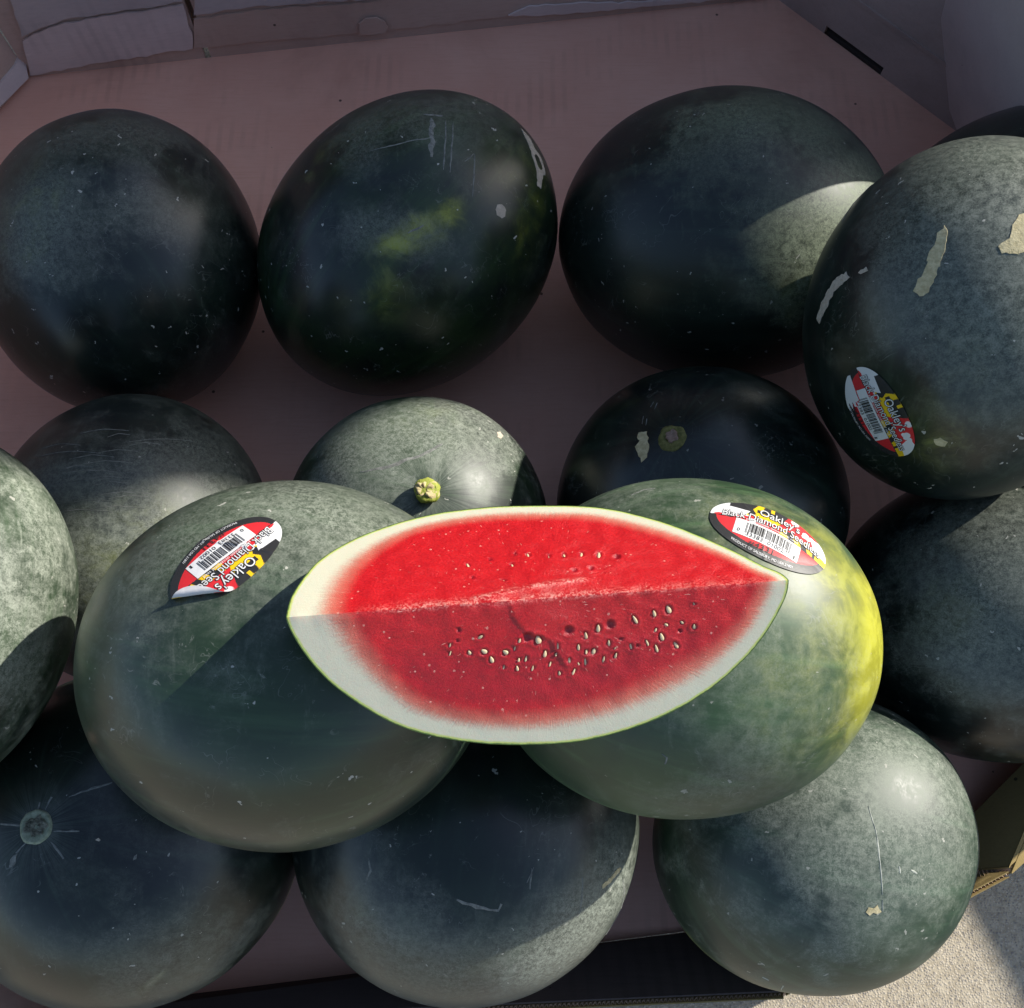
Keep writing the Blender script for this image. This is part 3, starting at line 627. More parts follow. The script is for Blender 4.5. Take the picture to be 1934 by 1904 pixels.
def flesh_mat():
    m = Mat('watermelon_flesh'); v = m.coord(); e = m.attr('edge'); core = m.attr('core'); fib = m.attr('fibre', True)
    n = m.noise(v, 150, 6, .7); nf = m.noise(v, 800, 4, .7); ng = m.noise(v, 2000, 2, .7)
    fb = m.noise(m.coord((1, 1, .10), (0, 0, 0), fib), 1, 6, .72); fb2 = m.noise(m.coord((2.6, 2.6, .22), (7, 3, 0), fib), 1, 4, .7)
    low = m.noise(v, 34, 3, .5)
    ee = m.math('ADD', e, m.math('MULTIPLY', m.math('SUBTRACT', fb, .5), .75))
    ee = m.math('ADD', ee, m.math('MULTIPLY', m.math('SUBTRACT', nf, .5), .45))
    ee = m.math('ADD', ee, m.math('MULTIPLY', m.math('SUBTRACT', low, .5), .35))
    red = m.mix(m.ramp(nf, .32, .68), (.43, .003, .009), (.60, .011, .016))
    red = m.mix(m.math('MULTIPLY', m.ramp(fb, .50, .70), .40), red, (.62, .030, .028))
    red = m.mix(m.math('MULTIPLY', m.ramp(fb2, .58, .70), .30), red, (.36, .003, .012))
    c = m.mix(m.ramp(ee, .80, 1.75), (.60, .58, .45), (.60, .20, .14))
    c = m.mix(m.ramp(ee, 1.2, 2.7), c, red)
    c = m.mix(m.math('MULTIPLY', m.ramp(n, .4, .7), m.math('MULTIPLY', m.ramp(ee, 1.3, .7), .25)), c, (.60, .60, .46))
    # frosty torn grain along the heart
    fr = m.math('MULTIPLY', core, m.ramp(m.math('ADD', m.math('MULTIPLY', nf, .65), m.math('MULTIPLY', n, .35)), .46, .58))
    c = m.mix(m.math('MULTIPLY', fr, .7), c, (.78, .42, .36))
    c = m.mix(m.math('MULTIPLY', m.attr('shade_red'), .8), c, (.22, .003, .018))  # deep maroon painted for shade in pits, torn hollow and lower face
    # short pale fibres and small flecks scattered over the red
    d, cc = m.voro(m.coord((1.0, 1.0, .32), (0, 0, 0), fib), .55); r = m.sep(cc)
    fl = m.math('MULTIPLY', m.math('LESS_THAN', d, m.math('MULTIPLY', r[1], .16)), m.math('GREATER_THAN', r[0], .72))
    d2, cc2 = m.voro(v, 420); r2 = m.sep(cc2)
    fk = m.math('MULTIPLY', m.math('LESS_THAN', d2, m.math('MULTIPLY', r2[1], .30)), m.math('GREATER_THAN', r2[0], .86))
    fleck = m.math('MULTIPLY', m.math('ADD', fl, fk, True), m.ramp(ee, 1.0, 1.8))
    c = m.mix(m.math('MULTIPLY', fleck, .55), c, (.80, .38, .30))
    # skin: pale green line, dark at the very edge
    rim = m.math('ADD', m.attr('rim'), m.math('MULTIPLY', m.math('SUBTRACT', n, .5), .0012))
    c = m.mix(m.ramp(rim, .0021, .0010), c, (.50, .55, .16))
    c = m.mix(m.ramp(rim, .0008, .0004), c, (.10, .16, .035))
    m.set(color=c, rough=m.math('ADD', .12, m.math('MULTIPLY', ng, .42)), spec=.55, sss=.35, sss_scale=.009, sss_radius=(1.0, .25, .18))
    hgt = m.math('ADD', m.math('MULTIPLY', fb, .5), m.math('ADD', m.math('MULTIPLY', nf, .8), m.math('MULTIPLY', ng, .3)))
    hgt = m.math('MULTIPLY', m.math('ADD', hgt, m.math('MULTIPLY', fleck, .5)), m.math('ADD', .28, m.math('MULTIPLY', m.ramp(ee, .9, 2.0), .72)))
    m.bump(hgt, .6, .0009)
    return m.m
FLESH = flesh_mat()

def px_lo(x, y): return ((1700 + .5688 * x) / 2.0502, (2200 + .5688 * y) / 2.0502)
def px_up(x, y): return ((1050 + 1.0858 * x) / 2.0502, (1850 + 1.0858 * y) / 2.0502)
# x, y, length mm, width mm, seed shown 0/1, turn, on the lower face
SEEDS_LO = [(135,420,3.4,1.6,0,30),(280,470,3.6,2.2,1,-50),(205,580,3.6,2.4,1,25),(305,572,4.2,3.4,1,60),(355,625,4.6,2.8,1,20),(450,578,3.8,3.2,1,60),(515,548,3.4,1.2,1,-12),(440,675,3.0,1.2,1,-18),(530,683,3.6,2.0,1,10),(590,618,4.0,1.6,1,-14),(635,683,4.0,1.4,1,-12),(718,585,4.4,2.6,1,-10),(755,655,3.4,1.4,1,-20),(808,530,4.6,1.4,1,-4),(818,720,3.6,1.8,1,8),(915,705,4.4,1.6,1,-25),(885,628,4.0,2.0,1,6),(947,540,4.6,1.9,1,4),(995,640,5.2,1.7,1,6),(1050,568,4.2,3.0,1,-14),(1118,622,5.0,1.6,1,-8),(1155,513,4.6,1.9,1,8),(1200,595,4.2,1.8,1,-10),(1305,535,4.6,1.9,1,16),(1415,508,4.6,1.5,1,24),(1478,548,5.6,2.0,1,18),(1513,470,5.4,2.8,1,20),(1610,525,5.6,2.4,1,32),(1560,285,5.6,3.4,1,22),(1462,310,4.6,2.4,1,16),(1332,352,6.2,2.2,1,30),(1080,412,5.6,2.8,1,2),(997,460,5.2,2.2,1,12),(1545,388,2.6,1.8,1,60),(1652,372,2.6,1.8,1,50),(1735,400,3.6,2.4,1,10),(1735,245,2.2,1.4,1,30),(605,472,5.6,4.6,0,40),(670,490,5.6,4.4,1,10),(880,425,5.0,4.0,0,0),(1165,385,5.0,3.6,0,10),(75,580,3.4,1.0,1,-20),(1240,485,2.4,1.6,0,10),(1640,428,2.8,1.6,0,40)]
SEEDS_UP = [(915,275,4.2,1.8,1,25),(990,280,4.6,1.6,1,8),(1043,275,5.4,1.8,1,6),(1105,272,5.6,2.0,1,-8),(1167,275,6.0,2.4,1,-4),(1232,282,4.6,3.2,0,0),(858,308,4.6,1.6,1,14),(700,310,4.2,1.8,1,30),(828,364,4.0,1.2,1,76),(870,270,4.2,1.6,0,24),(780,288,4.2,1.6,0,30),(1080,330,3.6,2.4,0,0),(1140,322,4.2,2.4,0,8),(720,355,3.2,1.2,0,30)]
_r = np.random.RandomState(31)
for _k in range(26):
    _x = _r.uniform(60, 1760); _y = 560 + 110 * math.sin((_x - 100) / 1700 * math.pi) - _r.uniform(0, 190) - .10 * (_x - 900)
    if min((_x - s_[0]) ** 2 + (_y - s_[1]) ** 2 for s_ in SEEDS_LO) > 45 ** 2: SEEDS_LO.append((_x, _y, _r.uniform(2.0, 3.6), _r.uniform(1.0, 1.8), int(_r.rand() < .55), _r.uniform(-25, 30)))
SPOTS = []
for lst, d, n, f in ((SEEDS_LO, S_L, N_L, px_lo), (SEEDS_UP, S_U, N_U, px_up)):
    for (x, y, le, wi, show, turn) in lst:
        X, r = to_face(f(x, y), d, n)
        q0 = on_plane(f(x, y), S_O, n); px = np.array(f(x, y)); a = rad(turn)
        q1 = on_plane(px + np.array([math.sin(a), math.cos(a)]) * -8, S_O, n) if True else None
        t = unit(q1 - q0); SPOTS.append(dict(lo=(d is S_L), X=X, r=r, t=np.array([t @ S_X, t @ d]), le=le * .00050 * .78, wi=wi * .00050 * .78, show=show))
# torn heart: the piece right of this line stands proud of the hollow left of it
TEAR = np.array([to_face(px_lo(*p), S_L, N_L) for p in ((478, 236), (492, 300), (500, 335), (540, 380), (580, 438), (640, 462), (700, 462), (760, 500), (785, 545))])

def face(top):
    d, n, PXs, PRs = (S_U, N_U, PX_U, PR_U) if top else (S_L, N_L, PX_L, PR_L)
    NX, NV = 340, 130
    T = np.linspace(0, math.pi, NX + 1); X = (XA + XB) / 2 - (XB - XA) / 2 * np.cos(T)
    r = np.interp(X, PXs, PRs); r[0] = r[-1] = 0
    v = np.linspace(0, 1, NV + 1)
    GX = np.repeat(X[:, None], NV + 1, 1); GR = r[:, None] * v[None, :]
    ol = np.stack([PXs, PRs], 1)
    q = np.stack([GX.ravel(), GR.ravel()], 1)
    dist = np.full(len(q), 9.0)
    for k in range(0, len(q), 4000):
        dd = q[k:k + 4000, None, :] - ol[None]; dist[k:k + 4000] = np.sqrt((dd ** 2).sum(2)).min(1)
    xr = q[:, 0]
    thick = .0066 + .0082 * sstep(-.05, -.121, xr) + .0018 * sstep(-.02, .05, xr) * (0 if top else 1) - .0025 * sstep(.06, .11, xr)
    if not top: thick = thick * 1.2
    edge = dist / thick
    # relief
    h = np.zeros(len(q)); shade_red = np.zeros(len(q))
    for i, (x, y) in enumerate(q):
        h[i] = .0007 * mnoise.noise(Vector((x * 26, y * 26, 3 if top else 8))) + .00042 * mnoise.noise(Vector((x * 130, y * 130, 1)))
    fade = sstep(0, .006, dist) * sstep(0, .003, q[:, 1])
    h *= fade * (.18 + .82 * sstep(1.0, 2.4, edge))
    for s in SPOTS:
        if s['lo'] == top: continue
        dx, dy = q[:, 0] - s['X'], q[:, 1] - s['r']; a = dx * s['t'][0] + dy * s['t'][1]; b = -dx * s['t'][1] + dy * s['t'][0]
        k = np.sqrt((a / (s['le'] * 1.25)) ** 2 + (b / (s['wi'] * 1.5)) ** 2)
        h -= (.0008 if s['show'] else .0010) * (1 - sstep(.45, 1.15, k)); shade_red = np.maximum(shade_red, (1 - sstep(.6, 1.7, k)) * .7)  # pits are darkened in colour as well as sunk
        h += .0003 * np.exp(-((k - 1.45) / .35) ** 2)
    if not top:
        sd = np.full(len(q), 9.0); side = np.zeros(len(q))
        for a0, b0 in zip(TEAR[:-1], TEAR[1:]):
            ab = b0 - a0; t = np.clip(((q - a0) @ ab) / (ab @ ab), 0, 1); e = q - a0 - t[:, None] * ab; dd = np.linalg.norm(e, axis=1); cr = ab[0] * (q[:, 1] - a0[1]) - ab[1] * (q[:, 0] - a0[0])
            near = dd < sd; sd = np.where(near, dd, sd); side = np.where(near, np.sign(cr), side)
        inside = -side                                   # + on the raised right hand piece
        jag = np.array([.0006 * mnoise.noise(Vector((x * 420, y * 420, 5))) for x, y in q])
        s_ = inside * sd + jag
        w = np.exp(-(sd / .017) ** 2)
        h += .00028 * np.tanh(s_ / .00045) * w * sstep(.0, .0015, q[:, 1])
        shade_red = np.maximum(shade_red, .35 * np.exp(-(sd / .007) ** 2) * (s_ < 0))  # dark on the hollow side, standing for the step's shadow
        shade_red = np.maximum(shade_red, .42 * sstep(.014, .032, q[:, 1]) * sstep(1.6, 3.4, edge))  # maroon painted over the lower face, holding its shade
    core = np.exp(-(q[:, 1] / (.0042 if top else .0015)) ** 2) * sstep(-.10, -.05, xr) * (1 - .55 * sstep(.02, .08, xr)) * sstep(1.2, 2.2, edge)
    if top:
        for pxs in (((900, 1130), (1010, 1108), (1100, 1096)),):
            L_ = np.array([to_face(p, S_U, N_U) for p in pxs])
            for a0, b0 in zip(L_[:-1], L_[1:]):
                ab = b0 - a0; t = np.clip(((q - a0) @ ab) / (ab @ ab), 0, 1); e = np.linalg.norm(q - a0 - t[:, None] * ab, axis=1); core = np.maximum(core, np.exp(-(e / .0022) ** 2)); h += .0005 * np.exp(-(e / .002) ** 2)
    ridge = .0012 * np.array([mnoise.noise(Vector((x * 38, 2.2, 0))) + .5 * mnoise.noise(Vector((x * 150, 7.2, 0))) for x in X]) * np.sin(T) ** .5
    P = S_O + q[:, 0:1] * S_X + q[:, 1:2] * d + h[:, None] * n
    nb = unit(N_U + N_L)
    P += np.repeat(ridge, NV + 1)[:, None] * np.exp(-(q[:, 1:2] / .006) ** 2) * nb
    rd = q / (np.abs(XB) + 1e-9)
    fib = np.stack([q[:, 0] * 420, np.zeros(len(q)) + (3 if top else 9), q[:, 1] * 260], 1)
    ang = np.arctan2(q[:, 1], q[:, 0] * .8); rr = np.hypot(q[:, 0] * .8, q[:, 1])
    fib = np.stack([np.cos(ang) * 120, np.sin(ang) * 120, rr * 700], 1)
    I = np.arange((NX + 1) * (NV + 1)).reshape(NX + 1, NV + 1)
    F = np.stack([I[:-1, :-1], I[1:, :-1], I[1:, 1:], I[:-1, 1:]], -1).reshape(-1, 4)
    if not top: pass
    else: pass
    a, b, c = P[F[len(F) // 2][0]], P[F[len(F) // 2][1]], P[F[len(F) // 2][2]]
    if np.cross(b - a, c - b) @ n < 0: F = F[:, ::-1]
    return P, F, dict(edge=edge, core=core, shade_red=shade_red, rim=dist, fibre=fib)

slice_root = empty('watermelon_slice', S_O + np.array([0, 0, -.085]))
tag(slice_root, 'red cut watermelon wedge with white rind and pale seeds resting on two whole watermelons', 'watermelon slice')
pu, fu, au = face(True); pl, fl_, al = face(False)
Vs = np.concatenate([pu, pl]); Fs = np.concatenate([fu, fl_ + len(pu)])
mesh_obj('flesh', Vs, Fs, FLESH, slice_root, smooth=True, attrs={k: np.concatenate([au[k], al[k]]) for k in au})
# outer skin between the two cut edges
NXs, NA = 200, 44
T = np.linspace(0, math.pi, NXs + 1); X = (XA + XB) / 2 - (XB - XA) / 2 * np.cos(T)
ru = np.interp(X, PX_U, PR_U); rl = np.interp(X, PX_L, PR_L); om = math.acos(float(S_U @ S_L)); E2 = unit(S_L - S_U * (S_L @ S_U))
V = []; 
for i in range(NXs + 1):
    for j in range(NA + 1):
        k = j / NA; a = k * om; dr = math.cos(a) * S_U + math.sin(a) * E2
        V.append(S_O + X[i] * S_X + ((1 - k) * ru[i] + k * rl[i]) * (1 + .004 * (1 if 0 < j < NA else .6)) * dr)
I = np.arange((NXs + 1) * (NA + 1)).reshape(NXs + 1, NA + 1)
F = np.stack([I[:-1, :-1], I[:-1, 1:], I[1:, 1:], I[1:, :-1]], -1).reshape(-1, 4)
mer_s = [(math.cos(j / NA * om), math.sin(j / NA * om), X[i] * 9) for i in range(NXs + 1) for j in range(NA + 1)]
mesh_obj('rind', V, F, rind_mat('slice_rind', 21, dust=.15, dark=(.03, .05, .015), mid=(.10, .16, .03)), slice_root, smooth=True, attrs={'mer': mer_s})
# seeds
SEEDM = Mat('seed_coat'); _v = SEEDM.coord(); _n = SEEDM.noise(_v, 600, 3)
SEEDM.set(color=SEEDM.mix(SEEDM.ramp(_n, .3, .7), (.60, .43, .22), (.78, .64, .42)), rough=.35, spec=.6); SEEDM = SEEDM.m
def seed_mesh():
    V = []; F = []; NA_, NB_ = 8, 12
    for i in range(NA_ + 1):
        ph = math.pi * i / NA_
        for j in range(NB_):
            th = 2 * math.pi * j / NB_; w = math.sin(ph) * (1 - .28 * math.cos(ph))
            V.append((math.cos(ph), w * math.cos(th), w * math.sin(th) * .45))
    for i in range(NA_):
        for j in range(NB_): F.append((i * NB_ + j, (i + 1) * NB_ + j, (i + 1) * NB_ + (j + 1) % NB_, i * NB_ + (j + 1) % NB_))
    me = bpy.data.meshes.new('seed'); me.from_pydata(V, [], F); me.materials.append(SEEDM)
    me.polygons.foreach_set('use_smooth', np.ones(len(me.polygons), dtype=bool)); return me
SM = seed_mesh(); rs = np.random.RandomState(5)
for s in SPOTS:
    if not s['show']: continue
    d, n = (S_L, N_L) if s['lo'] else (S_U, N_U)
    ax = s['t'][0] * S_X + s['t'][1] * d; bx = np.cross(n, ax)
    lift = rs.uniform(-.0011, -.0005) + (.0006 if s['lo'] else .0002)
    tl = rs.uniform(-.25, .25); ax2 = unit(ax + n * tl); n2 = unit(np.cross(ax2, bx)); n2 = n2 if n2 @ n > 0 else -n2
    P = S_O + s['X'] * S_X + s['r'] * d + n * lift - bx * s['wi'] * .25
    o = bpy.data.objects.new('seed', SM); col.objects.link(o); o.parent = slice_root
    wm = Matrix([[ax2[k] * s['le'], bx[k] * s['wi'] * .85, n2[k] * s['wi'] * .8, P[k]] for k in range(3)] + [[0, 0, 0, 1]])
    o.matrix_parent_inverse = Matrix.Translation(-slice_root.location); o.matrix_basis = wm

# ------------------------------------------------------------------ printed labels on three melons
def ink(name, c, rough=.48):
    m = Mat(name); v = m.coord(); n = m.noise(v, 700, 4, .7); n2 = m.noise(v, 160, 3)
    g = m.math('MULTIPLY', m.ramp(n, .66, .74), m.ramp(n2, .45, .65))
    m.set(color=m.mix(m.math('MULTIPLY', g, .45), c, (.55, .54, .5)), rough=rough, spec=.5); m.bump(n2, .25, .0006); return m.m
INK = dict(k=ink('label_black', (.022, .022, .024)), r=ink('label_red', (.62, .022, .030)), y=ink('label_yellow', (.78, .50, .008)), w=ink('label_white', (.70, .70, .70)), p=ink('label_paper_back', (.62, .60, .60), .7))
IDX = {k: i for i, k in enumerate('kryw')}
SA, SB = .0385, .0232            # half length, half width of the label in metres
def lens_top(X): return .06 - .10 * X - .16 * X * X
def art(X, Y):
    """which ink lies at normalised label position X (reading direction), Y (up)"""
    e = (X * X + Y * Y)
    t = lens_top(X)
    if Y < t:
        return 'r' if ((X - .0) / .905) ** 2 + ((Y - .10) / .83) ** 2 < 1 and Y < t - .03 else 'k'
    if X < -.46 + .25 * (Y - .3):
        if Y > .52: return 'k' if X > -.74 else 'w'
        if (X + .86) ** 2 + (Y - t - .0) ** 2 < .006 or (X + .56) ** 2 + (Y - t - .02) ** 2 < .012: return 'r'
        return 'w'
    mid = .36 - .30 * X * X - .05 * X
    if Y > mid:
        if X > .13 + .25 * (Y - .6):
            for cx, cy, r in ((.34, .86, .07), (.55, .60, .065), (.60, .50, .05), (.52, .50, .045), (.66, .58, .05)):
                if (X - cx) ** 2 + ((Y - cy) * .62) ** 2 < r * r: return 'w'
            return 'w' if X > .70 - .25 * (Y - .3) and Y < .62 else 'r'
        if X < -.30: return 'y' if abs(X + .385) * 3.2 + abs(Y - .50) * 1.25 > .27 else 'k'
        if X < -.20: return 'y' if Y > .75 or Y < .58 else 'k'
        if X < -.02: return 'k' if (Y > .62 and not (X > -.08 and Y > .82)) else 'y'
        return 'k' if Y > .58 else 'y'
    if X < -.06:
        return 'w' if (X < -.28 and Y < t + .16 and X > -.38) or (X < -.4 and Y > .28) else 'r'
    if X < .14: return 'r' if Y < mid - .04 and X < .10 else 'y'
    if X > .72: return 'k' if X < .765 else ('y' if Y < .18 else 'w')
    return 'y' if int((X - .14) * 8.3 + (Y - t) * 1.9) % 2 == 0 else 'k'

def text_mesh(body, height, width, bold=0.0, spacing=1.0):
    c = bpy.data.curves.new('lettering', 'FONT'); c.body = body; c.size = 1.0; c.align_x = 'LEFT'; c.resolution_u = 3; c.offset = bold; c.space_character = spacing
    o = bpy.data.objects.new('lettering', c); col.objects.link(o)
    bpy.context.view_layer.update()
    me = bpy.data.meshes.new_from_object(o.evaluated_get(bpy.context.evaluated_depsgraph_get()))
    V = np.array([v.co[:] for v in me.vertices]); F = [tuple(p.vertices) for p in me.polygons]
    col.objects.unlink(o); bpy.data.objects.remove(o); bpy.data.curves.remove(c); bpy.data.meshes.remove(me)
    return V, F
TXT = {}
def text(body, height, width, bold):
    V0, F0_ = TXT.setdefault((body, 0), text_mesh(body, 1, 1, 0)); V, F = (V0, F0_) if not bold else TXT.setdefault((body, bold), text_mesh(body, 1, 1, bold))
    sx = width / (V0[:, 0].max() - V0[:, 0].min()); sy = height / .70
    cx = (V0[:, 0].max() + V0[:, 0].min()) / 2
    return np.stack([(V[:, 0] - cx) * sx, V[:, 1] * sy], 1), F

def sticker(M, center, toward, label, fold=None, sa=SA, sb=SB, words=None, torn=None):
    fr = M.local(center, toward); lift = .0006
    wr = np.random.RandomState(int(center[0]))
    def relief(X, Y): return .00035 * max(0, mnoise.noise(Vector((X * 3.1 + center[0], Y * 2.4, 0)))) + .0006 * math.exp(-((X + .18 + .3 * Y + 0.1) / .035) ** 2) * (1 if center[0] < 600 else .25)
    # fold: normalised line (point, direction); the side left of direction is turned over
    def bend(x, y):
        if fold is None: return x, y, 0.0, False
        p0 = np.array([fold[0][0] * sa, fold[0][1] * sb]); p1 = np.array([fold[1][0] * sa, fold[1][1] * sb]); d = (p1 - p0) / np.linalg.norm(p1 - p0); nn = np.array([-d[1], d[0]])
        s = (np.array([x, y]) - p0) @ nn
        if s <= 0: return x, y, 0.0, False
        R0 = .0026; a = s / R0                                   # roll over a small radius, then lie back, still lifted
        if a < math.pi: ns, hh = R0 * math.sin(a), R0 * (1 - math.cos(a))
        else: ns, hh = -(s - R0 * math.pi), 2 * R0 + .18 * (s - R0 * math.pi)
        q = np.array([x, y]) + nn * (ns - s); return q[0], q[1], hh, a > math.pi / 2
    def pos(X, Y, off):
        x, y, hh, back = bend(X * sa, Y * sb)
        return M.place(fr, x, y, lift + relief(X, Y) + (hh - off if back else hh + off)), back
    NX_, NY_ = 190, 110
    V = []; G = []
    for j in range(NY_ + 1):
        Y = -1 + 2 * j / NY_; Y = max(-.9995, min(.9995, Y)); hw = (1 - abs(Y) ** 2.15) ** .5
        for i in range(NX_ + 1):
            X = (-1 + 2 * i / NX_) * hw; V.append(pos(X, Y, 0)[0]); G.append((X, Y))
    F = []; fm = []
    for j in range(NY_):
        for i in range(NX_):
            q = (j * (NX_ + 1) + i, j * (NX_ + 1) + i + 1, (j + 1) * (NX_ + 1) + i + 1, (j + 1) * (NX_ + 1) + i)
            cx = sum(G[k][0] for k in q) / 4; cy = sum(G[k][1] for k in q) / 4
            if torn and torn(cx, cy) == 'gone': continue
            bk = bend(cx * sa, cy * sb)[3]
            F.append(q); fm.append(4 if bk else (IDX['w'] if torn and torn(cx, cy) == 'bare' else IDX[art(cx, cy)]))
    st = mesh_obj('sticker', V, F, [INK[k] for k in 'kryw'] + [INK['p']], M.root, fmat=fm, smooth=True)
    if label: st['label'] = label
    def flat(name, pts, faces, mat, off, keep=None):
        Vv = []; ok = []
        for x, y in pts:
            p, back = pos(x, y, off); s_ok = not back and (torn is None or torn(x, y) is None) and x * x + abs(y) ** 2.15 < 1.0
            if fold is not None and bend(x * sa, y * sb)[2] > .0002: s_ok = False
            Vv.append(p); ok.append(s_ok)
        Ff = [f for f in faces if all(ok[k] for k in f)]
        return mesh_obj(name, Vv, Ff, mat, st) if Ff else None
    def words_(body, X, Y, w, h, arch, mat, off, outline=None, tilt=0.0):
        """lettering of width w and height h (label units) centred on X with its baseline on Y"""
        for bold, mm, oo in (([(.045, outline, off)] if outline else []) + [(0, mat, off + .00006)]):
            P, Fc = text(body, h * sb, w * sa, bold)
            pts = [(X + p[0] / sa, Y + p[1] / sb + arch(X + p[0] / sa) + tilt * p[0] / sa) for p in P]
            flat('lettering' if mm is mat else 'lettering_outline', pts, Fc, mm, oo)
    K, Wt, Rd = INK['k'], INK['w'], INK['r']
    words_("Oakley's", .09, .50, .68, .30, lambda x: -.12 * x * x, Wt, .00030, K, -.02)
    words_('Black Diamond Seedless', .02, .18, 1.66, .27, lambda x: -.24 * x * x, Wt, .00030, K)
    words_('May contain occasional seed', .0, .085, .86, .085, lambda x: -.20 * x * x - .06 * x, Wt, .00030, None)
    # barcode panel
    def bc(X0, X1, Y0, Y1, n=1):
        pts = []; fc = []
        for i in range(n + 1):
            X = X0 + (X1 - X0) * i / n
            pts += [(X, Y0(X) + (Y1(X) - Y0(X)) * k / 8) for k in range(9)]
        for i in range(n):
            for k in range(8): fc.append((9 * i + k, 9 * i + 9 + k, 9 * i + 10 + k, 9 * i + 1 + k))
        return pts, fc
    lo = lambda X: -.55 - .07 * X; hi = lambda X: .05 - .11 * X - .14 * X * X
    pts, fc = bc(-.58, .50, lo, hi, 60); panel = flat('barcode_panel', pts, fc, Wt, .00022)
    code = '0001101' '0111101' '0111101' '0110111' '0111101' '0001101' '01010' '1100110' '1110010' '1110010' '1101100' '1110010' '1101100'
    code = '101' + code + '101'; x0, x1 = -.40, .34; w = (x1 - x0) / len(code); pts = []; fc = []
    i = 0
    while i < len(code):
        j = i
        while j < len(code) and code[j] == code[i]: j += 1
        if code[i] == '1':
            a, b = x0 + i * w, x0 + j * w; P_, F_ = bc(a, b, (lambda X: lo(X) + (.20 if not (i < 8 or i > len(code) - 8) else .12)), (lambda X: hi(X) - .07), 1)
            fc += [tuple(k + len(pts) for k in f) for f in F_]; pts += P_
        i = j
    flat('barcode', pts, fc, K, .00034)
    words_('33383', -.24, -.505, .27, .13, lambda x: -.07 * x, K, .00036); words_('01002', .11, -.505, .27, .13, lambda x: -.07 * x, K, .00036)
    words_('0', -.50, -.42, .045, .12, lambda x: 0, K, .00036); words_('1', .43, -.54, .03, .12, lambda x: 0, K, .00036)
    words_('#4331', -.10, -.735, .40, .155, lambda x: .05 * x * x, K, .00030)
    words_('PRODUCT OF SALISBURY, MD USA 21801', -.05, -.925, 1.02, .085, lambda x: .46 * (x - .0) ** 2, Wt, .00030)
    return st

sticker(ml['TR'], (1457, 1008), (1550, 1062), 'oval red, yellow and black fruit label printed Black Diamond Seedless')
def torn_edge(X, Y):
    if X > .62 and Y > .50 + .06 * math.sin(X * 60) and X < .9: return 'bare' if Y < .56 else None
    if Y < -.35 and X < -.30 + .08 * math.sin(Y * 40) and (X + .30) * 1.0 + (Y + .35) * .35 < -.05 + .06 * math.sin(X * 55) and X > -.9: return 'bare'
    return None
sticker(ml['BR'], (1656, 786), (1708, 862), 'same oval label with a worn whitish edge', torn=torn_edge)
sticker(ml['TL'], (424, 1052), (348, 1126), 'same oval label turned round, one corner peeled back', sa=.0365, sb=.0215, fold=((.20, 1.05), (1.03, -.42)))

# ------------------------------------------------------------------ unseen surroundings: a store front, and shapes added to cast shade
CANVAS = plain('brown_canvas', (.20, .13, .09), .85, .1, 30); POLE = plain('steel_pole', (.5, .5, .5), .4)
shade_caster = empty('added_shade_canopy', (2.0, 2.2, GZ))  # unseen canopy made up to shade the rear of the bin
tag(shade_caster, 'unseen brown canopy on four poles, added to shade the rear of the bin', 'canopy')
e = np.array([0.893, 0.451, 0]); f_ = np.array([-0.451, 0.893, 0]); F0c = np.array([3.054, 2.181, 2.4]) - e * 1.0
cs = [F0c, F0c + e * 3.0, F0c + e * 3.0 + f_ * 3.0, F0c + f_ * 3.0]; top = sum(cs) / 4 + np.array([0, 0, .75])
V = cs + [top] + [c + np.array([0, 0, -.012]) for c in cs] + [top + np.array([0, 0, -.012])]
mesh_obj('canopy_top', V, [(0, 1, 4), (1, 2, 4), (2, 3, 4), (3, 0, 4), (6, 5, 9), (7, 6, 9), (8, 7, 9), (5, 8, 9), (0, 5, 6, 1), (1, 6, 7, 2), (2, 7, 8, 3), (3, 8, 5, 0)], CANVAS, shade_caster)
cen = sum(cs) / 4
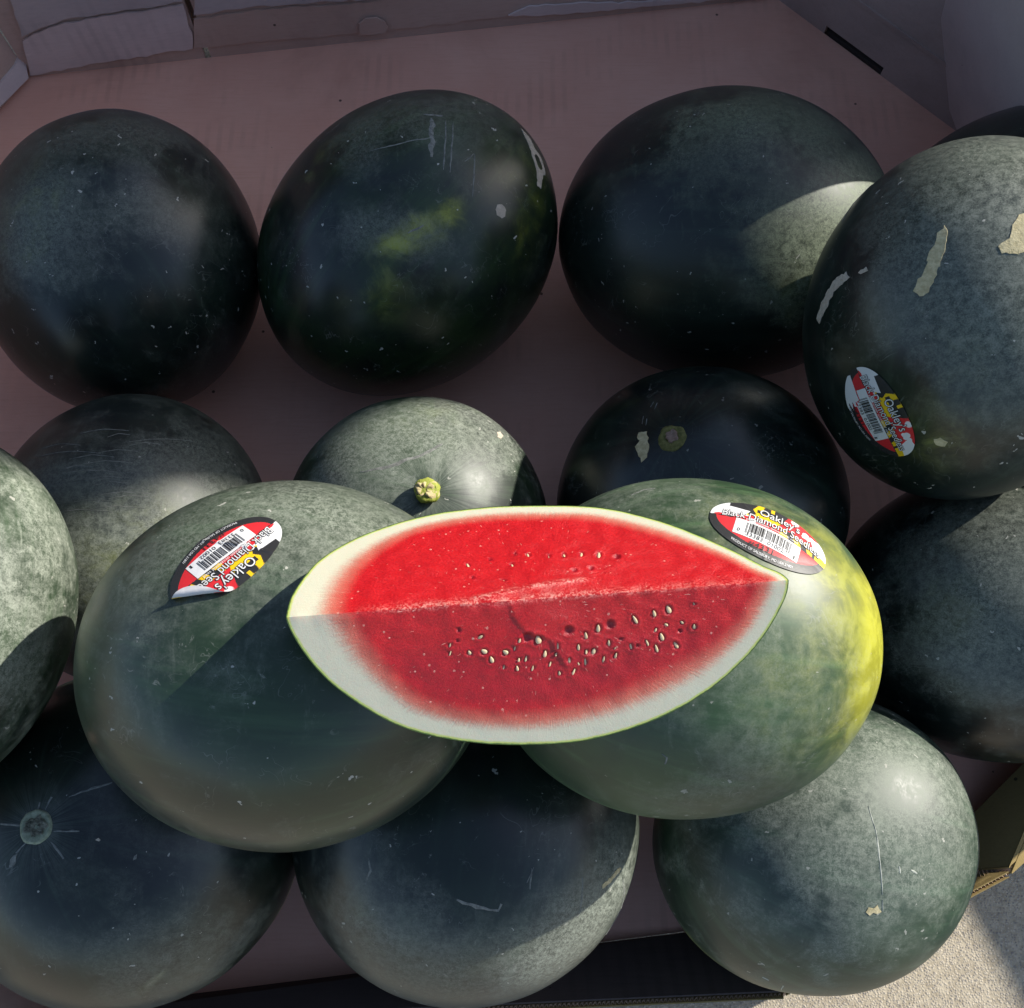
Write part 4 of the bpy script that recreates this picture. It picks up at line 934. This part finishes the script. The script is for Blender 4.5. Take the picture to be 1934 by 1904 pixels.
for c in cs:
    b = c + (cen - c) * .03; V = []
    for z in (GZ, 2.38):
        for k in range(10): V.append((b[0] + .02 * math.cos(k * .6283), b[1] + .02 * math.sin(k * .6283), z))
    mesh_obj('leg', V, [(k, (k + 1) % 10, (k + 1) % 10 + 10, k + 10) for k in range(10)], POLE, shade_caster, smooth=True)
# store front with a deep brown awning behind the bin
def box(name, x0, x1, y0, y1, z0, z1, mat, parent=None):
    V = [(x, y, z) for z in (z0, z1) for y in (y0, y1) for x in (x0, x1)]
    return mesh_obj(name, V, [(0, 2, 3, 1), (4, 5, 7, 6), (0, 1, 5, 4), (1, 3, 7, 5), (3, 2, 6, 7), (2, 0, 4, 6)], mat, parent)
store = empty('store_front', (-1, 5.2, GZ)); tag(store, 'grey rendered store front with a brown awning behind the melon bin', 'building')
box('wall', -9, 7, 5.0, 5.4, GZ, 4.2, plain('grey_render', (.36, .35, .34), .9, .15, 6), store)
aw = box('awning', -7, .2, 2.5, 4.99, 2.75, 2.83, CANVAS, store)
# an unseen second bin added at the right to cast shade on the pavement
nb_ = empty('cardboard_bin', (1.95, -.35, GZ)); tag(nb_, 'unseen closed cardboard bin added to shade the pavement at the right', 'bin')
p0 = np.array([1.544, 0.611, 0]); p1 = np.array([1.581, 0.531, 0]); dd_ = unit(p1 - p0); oo_ = np.array([-dd_[1], dd_[0], 0])
if oo_[0] < 0: oo_ = -oo_
q = [p0 - dd_ * .05, p0 + dd_ * 1.1, p0 + dd_ * 1.1 + oo_ * 1.1, p0 - dd_ * .05 + oo_ * 1.1]
for k in range(4):
    a, b = q[k].copy(), q[(k + 1) % 4].copy(); a[2] = b[2] = GZ; n_ = np.cross(b - a, [0, 0, 1.]); n_ = unit(n_)
    V, Fq = extrude_poly([a, b, b + [0, 0, .73], a + [0, 0, .73]], n_ * .006); mesh_obj('wall_panel', V, Fq, KRAFT_WALL, nb_)
lid = [x + np.array([0, 0, .701]) for x in q]; V, Fq = extrude_poly(lid, np.array([0, 0, .006])); mesh_obj('lid', V, Fq, KRAFT_WALL, nb_)
